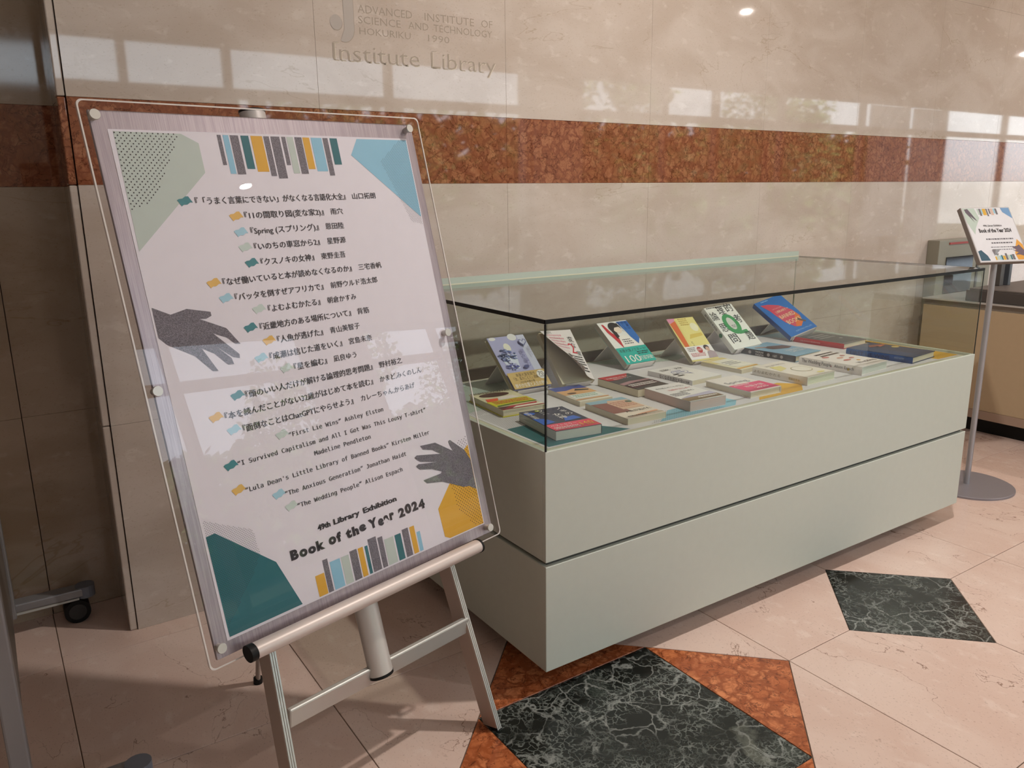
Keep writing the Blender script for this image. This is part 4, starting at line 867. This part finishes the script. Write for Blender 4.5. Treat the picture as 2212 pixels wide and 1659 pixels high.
def Q(pts): return [(x * sw, y * sh_) for x, y in pts]
b.poly(Q([(.02, .98), (.26, .98), (.3, .8), (.16, .62), (.1, .5), (.02, .72)]), z0 + .0002, M_MINT, SM)
b.poly(Q([(.05, .96), (.12, .97), (.16, .9), (.24, .74), (.2, .77), (.13, .84), (.18, .72), (.1, .84), (.06, .9)]), z0 + .0004, mat('#5e525e', .5), SM)
b.poly(Q([(.8, .98), (.98, .98), (.98, .78), (.82, .9)]), z0 + .0002, mat('#6f9cc8', .5), SM)
for i, (x, w_, y, mt) in enumerate(((.31, .03, .86, M_MINT), (.345, .04, .84, M_GREY), (.39, .02, .87, M_BLUE), (.415, .07, .85, M_YEL), (.49, .03, .83, M_GREY), (.54, .03, .87, M_GREY), (.575, .06, .85, mat('#d6b7a8', .5)), (.64, .03, .88, M_BLUE), (.675, .04, .86, M_GREY))):
    b.poly(Q([(x, .97), (x + w_, .97), (x + w_, y), (x, y)]), z0 + .0002, mt, SM)
for i, (x, w_, y, mt) in enumerate(((.33, .03, .1, M_YEL), (.365, .05, .13, M_MINT), (.42, .03, .11, M_BLUE), (.455, .03, .12, M_TEAL), (.49, .05, .11, M_YEL), (.545, .04, .15, M_GREY), (.59, .05, .12, M_MINT), (.645, .03, .12, M_TEAL), (.68, .05, .13, M_GREY))):
    b.poly(Q([(x, .035), (x + w_, .035), (x + w_, y), (x, y)]), z0 + .0002, mt, SM)
b.poly(Q([(.03, .03), (.22, .03), (.19, .12), (.1, .22), (.03, .2)]), z0 + .0002, mat('#2b5468', .5), SM)
b.poly(Q([(.9, .4), (.98, .3), (.98, .03), (.78, .03), (.76, .14), (.84, .3)]), z0 + .0002, mat('#e3a13a', .5), SM)
b.poly(Q([(.74, .26), (.84, .27), (.9, .3), (.98, .18), (.98, .08), (.85, .12), (.76, .12), (.84, .16), (.74, .2), (.82, .2)]), z0 + .0004, mat('#6e5a66', .5), SM)
text(b, 'Book of the Year 2024', .2 * sw, .535 * sh_, .022, M_INK, z0 + .0004, width=.66 * sw, off=.04, M=SM)
text(b, '49th Library Exhibition', .32 * sw, .64 * sh_, .011, M_INK, z0 + .0004, width=.38 * sw, off=.02, M=SM)
text(b, '展示図書は貸出できます', .3 * sw, .39 * sh_, .012, M_INK, z0 + .0004, width=.52 * sw, off=.01, M=SM) if False else None
for yy, x0, x1 in ((.40, .28, .84), (.33, .36, .78), (.26, .32, .82), (.215, .34, .78)):
    rnd = random.Random(int(yy * 100)); x = x0
    while x < x1:
        L = rnd.uniform(.015, .05); b.poly(Q([(x, yy), (x + L, yy), (x + L, yy + (.022 if yy > .3 else .012)), (x, yy + (.022 if yy > .3 else .012))]), z0 + .0004, mat('#5f5b62', .5), SM); x += L + .012
b.build('printed_card', s0)
cc = org + ex * sw * .42 + up * sh_ * .12 - nn_ * .022
MB().beam((0, 0, .86), Vector((0, 0, .86)) + Vector((0, 0, .055)), .03, .012, M_POLE, (1, 0, 0), .001).build('bracket', sg)

# ------------------------------------------------------------------ right background: stone bench with a dark slab, wall cabinet, posts
M_BENCH = mat('#b9a384', .5)
bn = thing('stone_bench', 'beige bench counter on a recessed black base at the right edge', 'bench', Matrix.Translation((3.82, 0, 0)))
MB().box((.05, .3, 0), (.8, 2.10, .075), M_BLACK).build('recessed_base', bn)
MB().box((-.004, .25, .075), (.86, 2.105, .115), mat('#a58d7c', .5)).build('kick_strip', bn)
MB().box((0, .25, .115), (.86, 2.105, .585), M_BENCH, None, .002).build('body', bn)
MB().box((.012, .25, .585), (.86, 2.105, .612), mat('#8b8176', .5)).build('top_recess', bn)
MB().box((-.006, .24, .612), (.87, 2.11, .618), M_ALU).build('metal_trim', bn)
sl = thing('dark_slab', 'dark brown flat monitor base box lying on the bench counter', 'box', Matrix.Translation((3.84, 1.2, .6185)))
MB().box((0, 0, 0), (.62, .72, .052), mat('#4a4441', .5), None, .003).build('body', sl)
MB().box((.01, .01, .052), (.61, .71, .060), mat('#6a625d', .5), None, .002).build('lid', sl)
fd = thing('folded_paper', 'pale folded paper lying on the dark box at the right edge', 'paper', Matrix.Translation((4.0, 1.45, .6786)))
MB().add([(0, 0, 0), (.3, -.05, 0), (.36, .16, .0), (.05, .2, 0), (.03, .02, .012), (.3, .0, .02), (.34, .14, .012), (.07, .17, .02)], [(0, 3, 2, 1), (4, 5, 6, 7), (0, 1, 5, 4), (1, 2, 6, 5), (2, 3, 7, 6), (3, 0, 4, 7)], mat('#b5a38f', .6)).build('sheet', fd)
ps = thing('twin_posts', 'pair of dark grey square posts rising from the dark box behind the sign', 'post', Matrix.Translation((4.02, 1.86, .6786)))
MB().box((0, 0, 0), (.036, .036, .20), mat('#55504d', .45, .2), None, .002).build('post', ps)
MB().box((.060, -.01, 0), (.085, .02, .20), mat('#5c6066', .4, .3), None, .002).build('post', ps)
MB().box((-.01, -.02, .20), (.1, .045, .21), mat('#3a3634', .45), None, .002).build('top_cap', ps)
cb = thing('wall_cabinet', 'flat grey-green metal cabinet with a glossy window against the far wall', 'cabinet', Matrix.Translation((3.93, YW - .0605, 0)))
MB().box((0, 0, 0), (.52, .06, .885), mat('#8f8b7c', .4), None, .003).build('body', cb)
MB().box((.075, -.004, .54), (.33, -.0005, .80), mat('#3c4248', .03, .6)).build('glossy_window', cb)
MB().box((.375, -.004, .53), (.392, -.0005, .80), mat('#4a4a48', .4)).build('handle_slot', cb)
MB().box((.09, -.004, .862), (.33, -.0005, .872), mat('#a3322c', .4)).build('red_strip', cb)
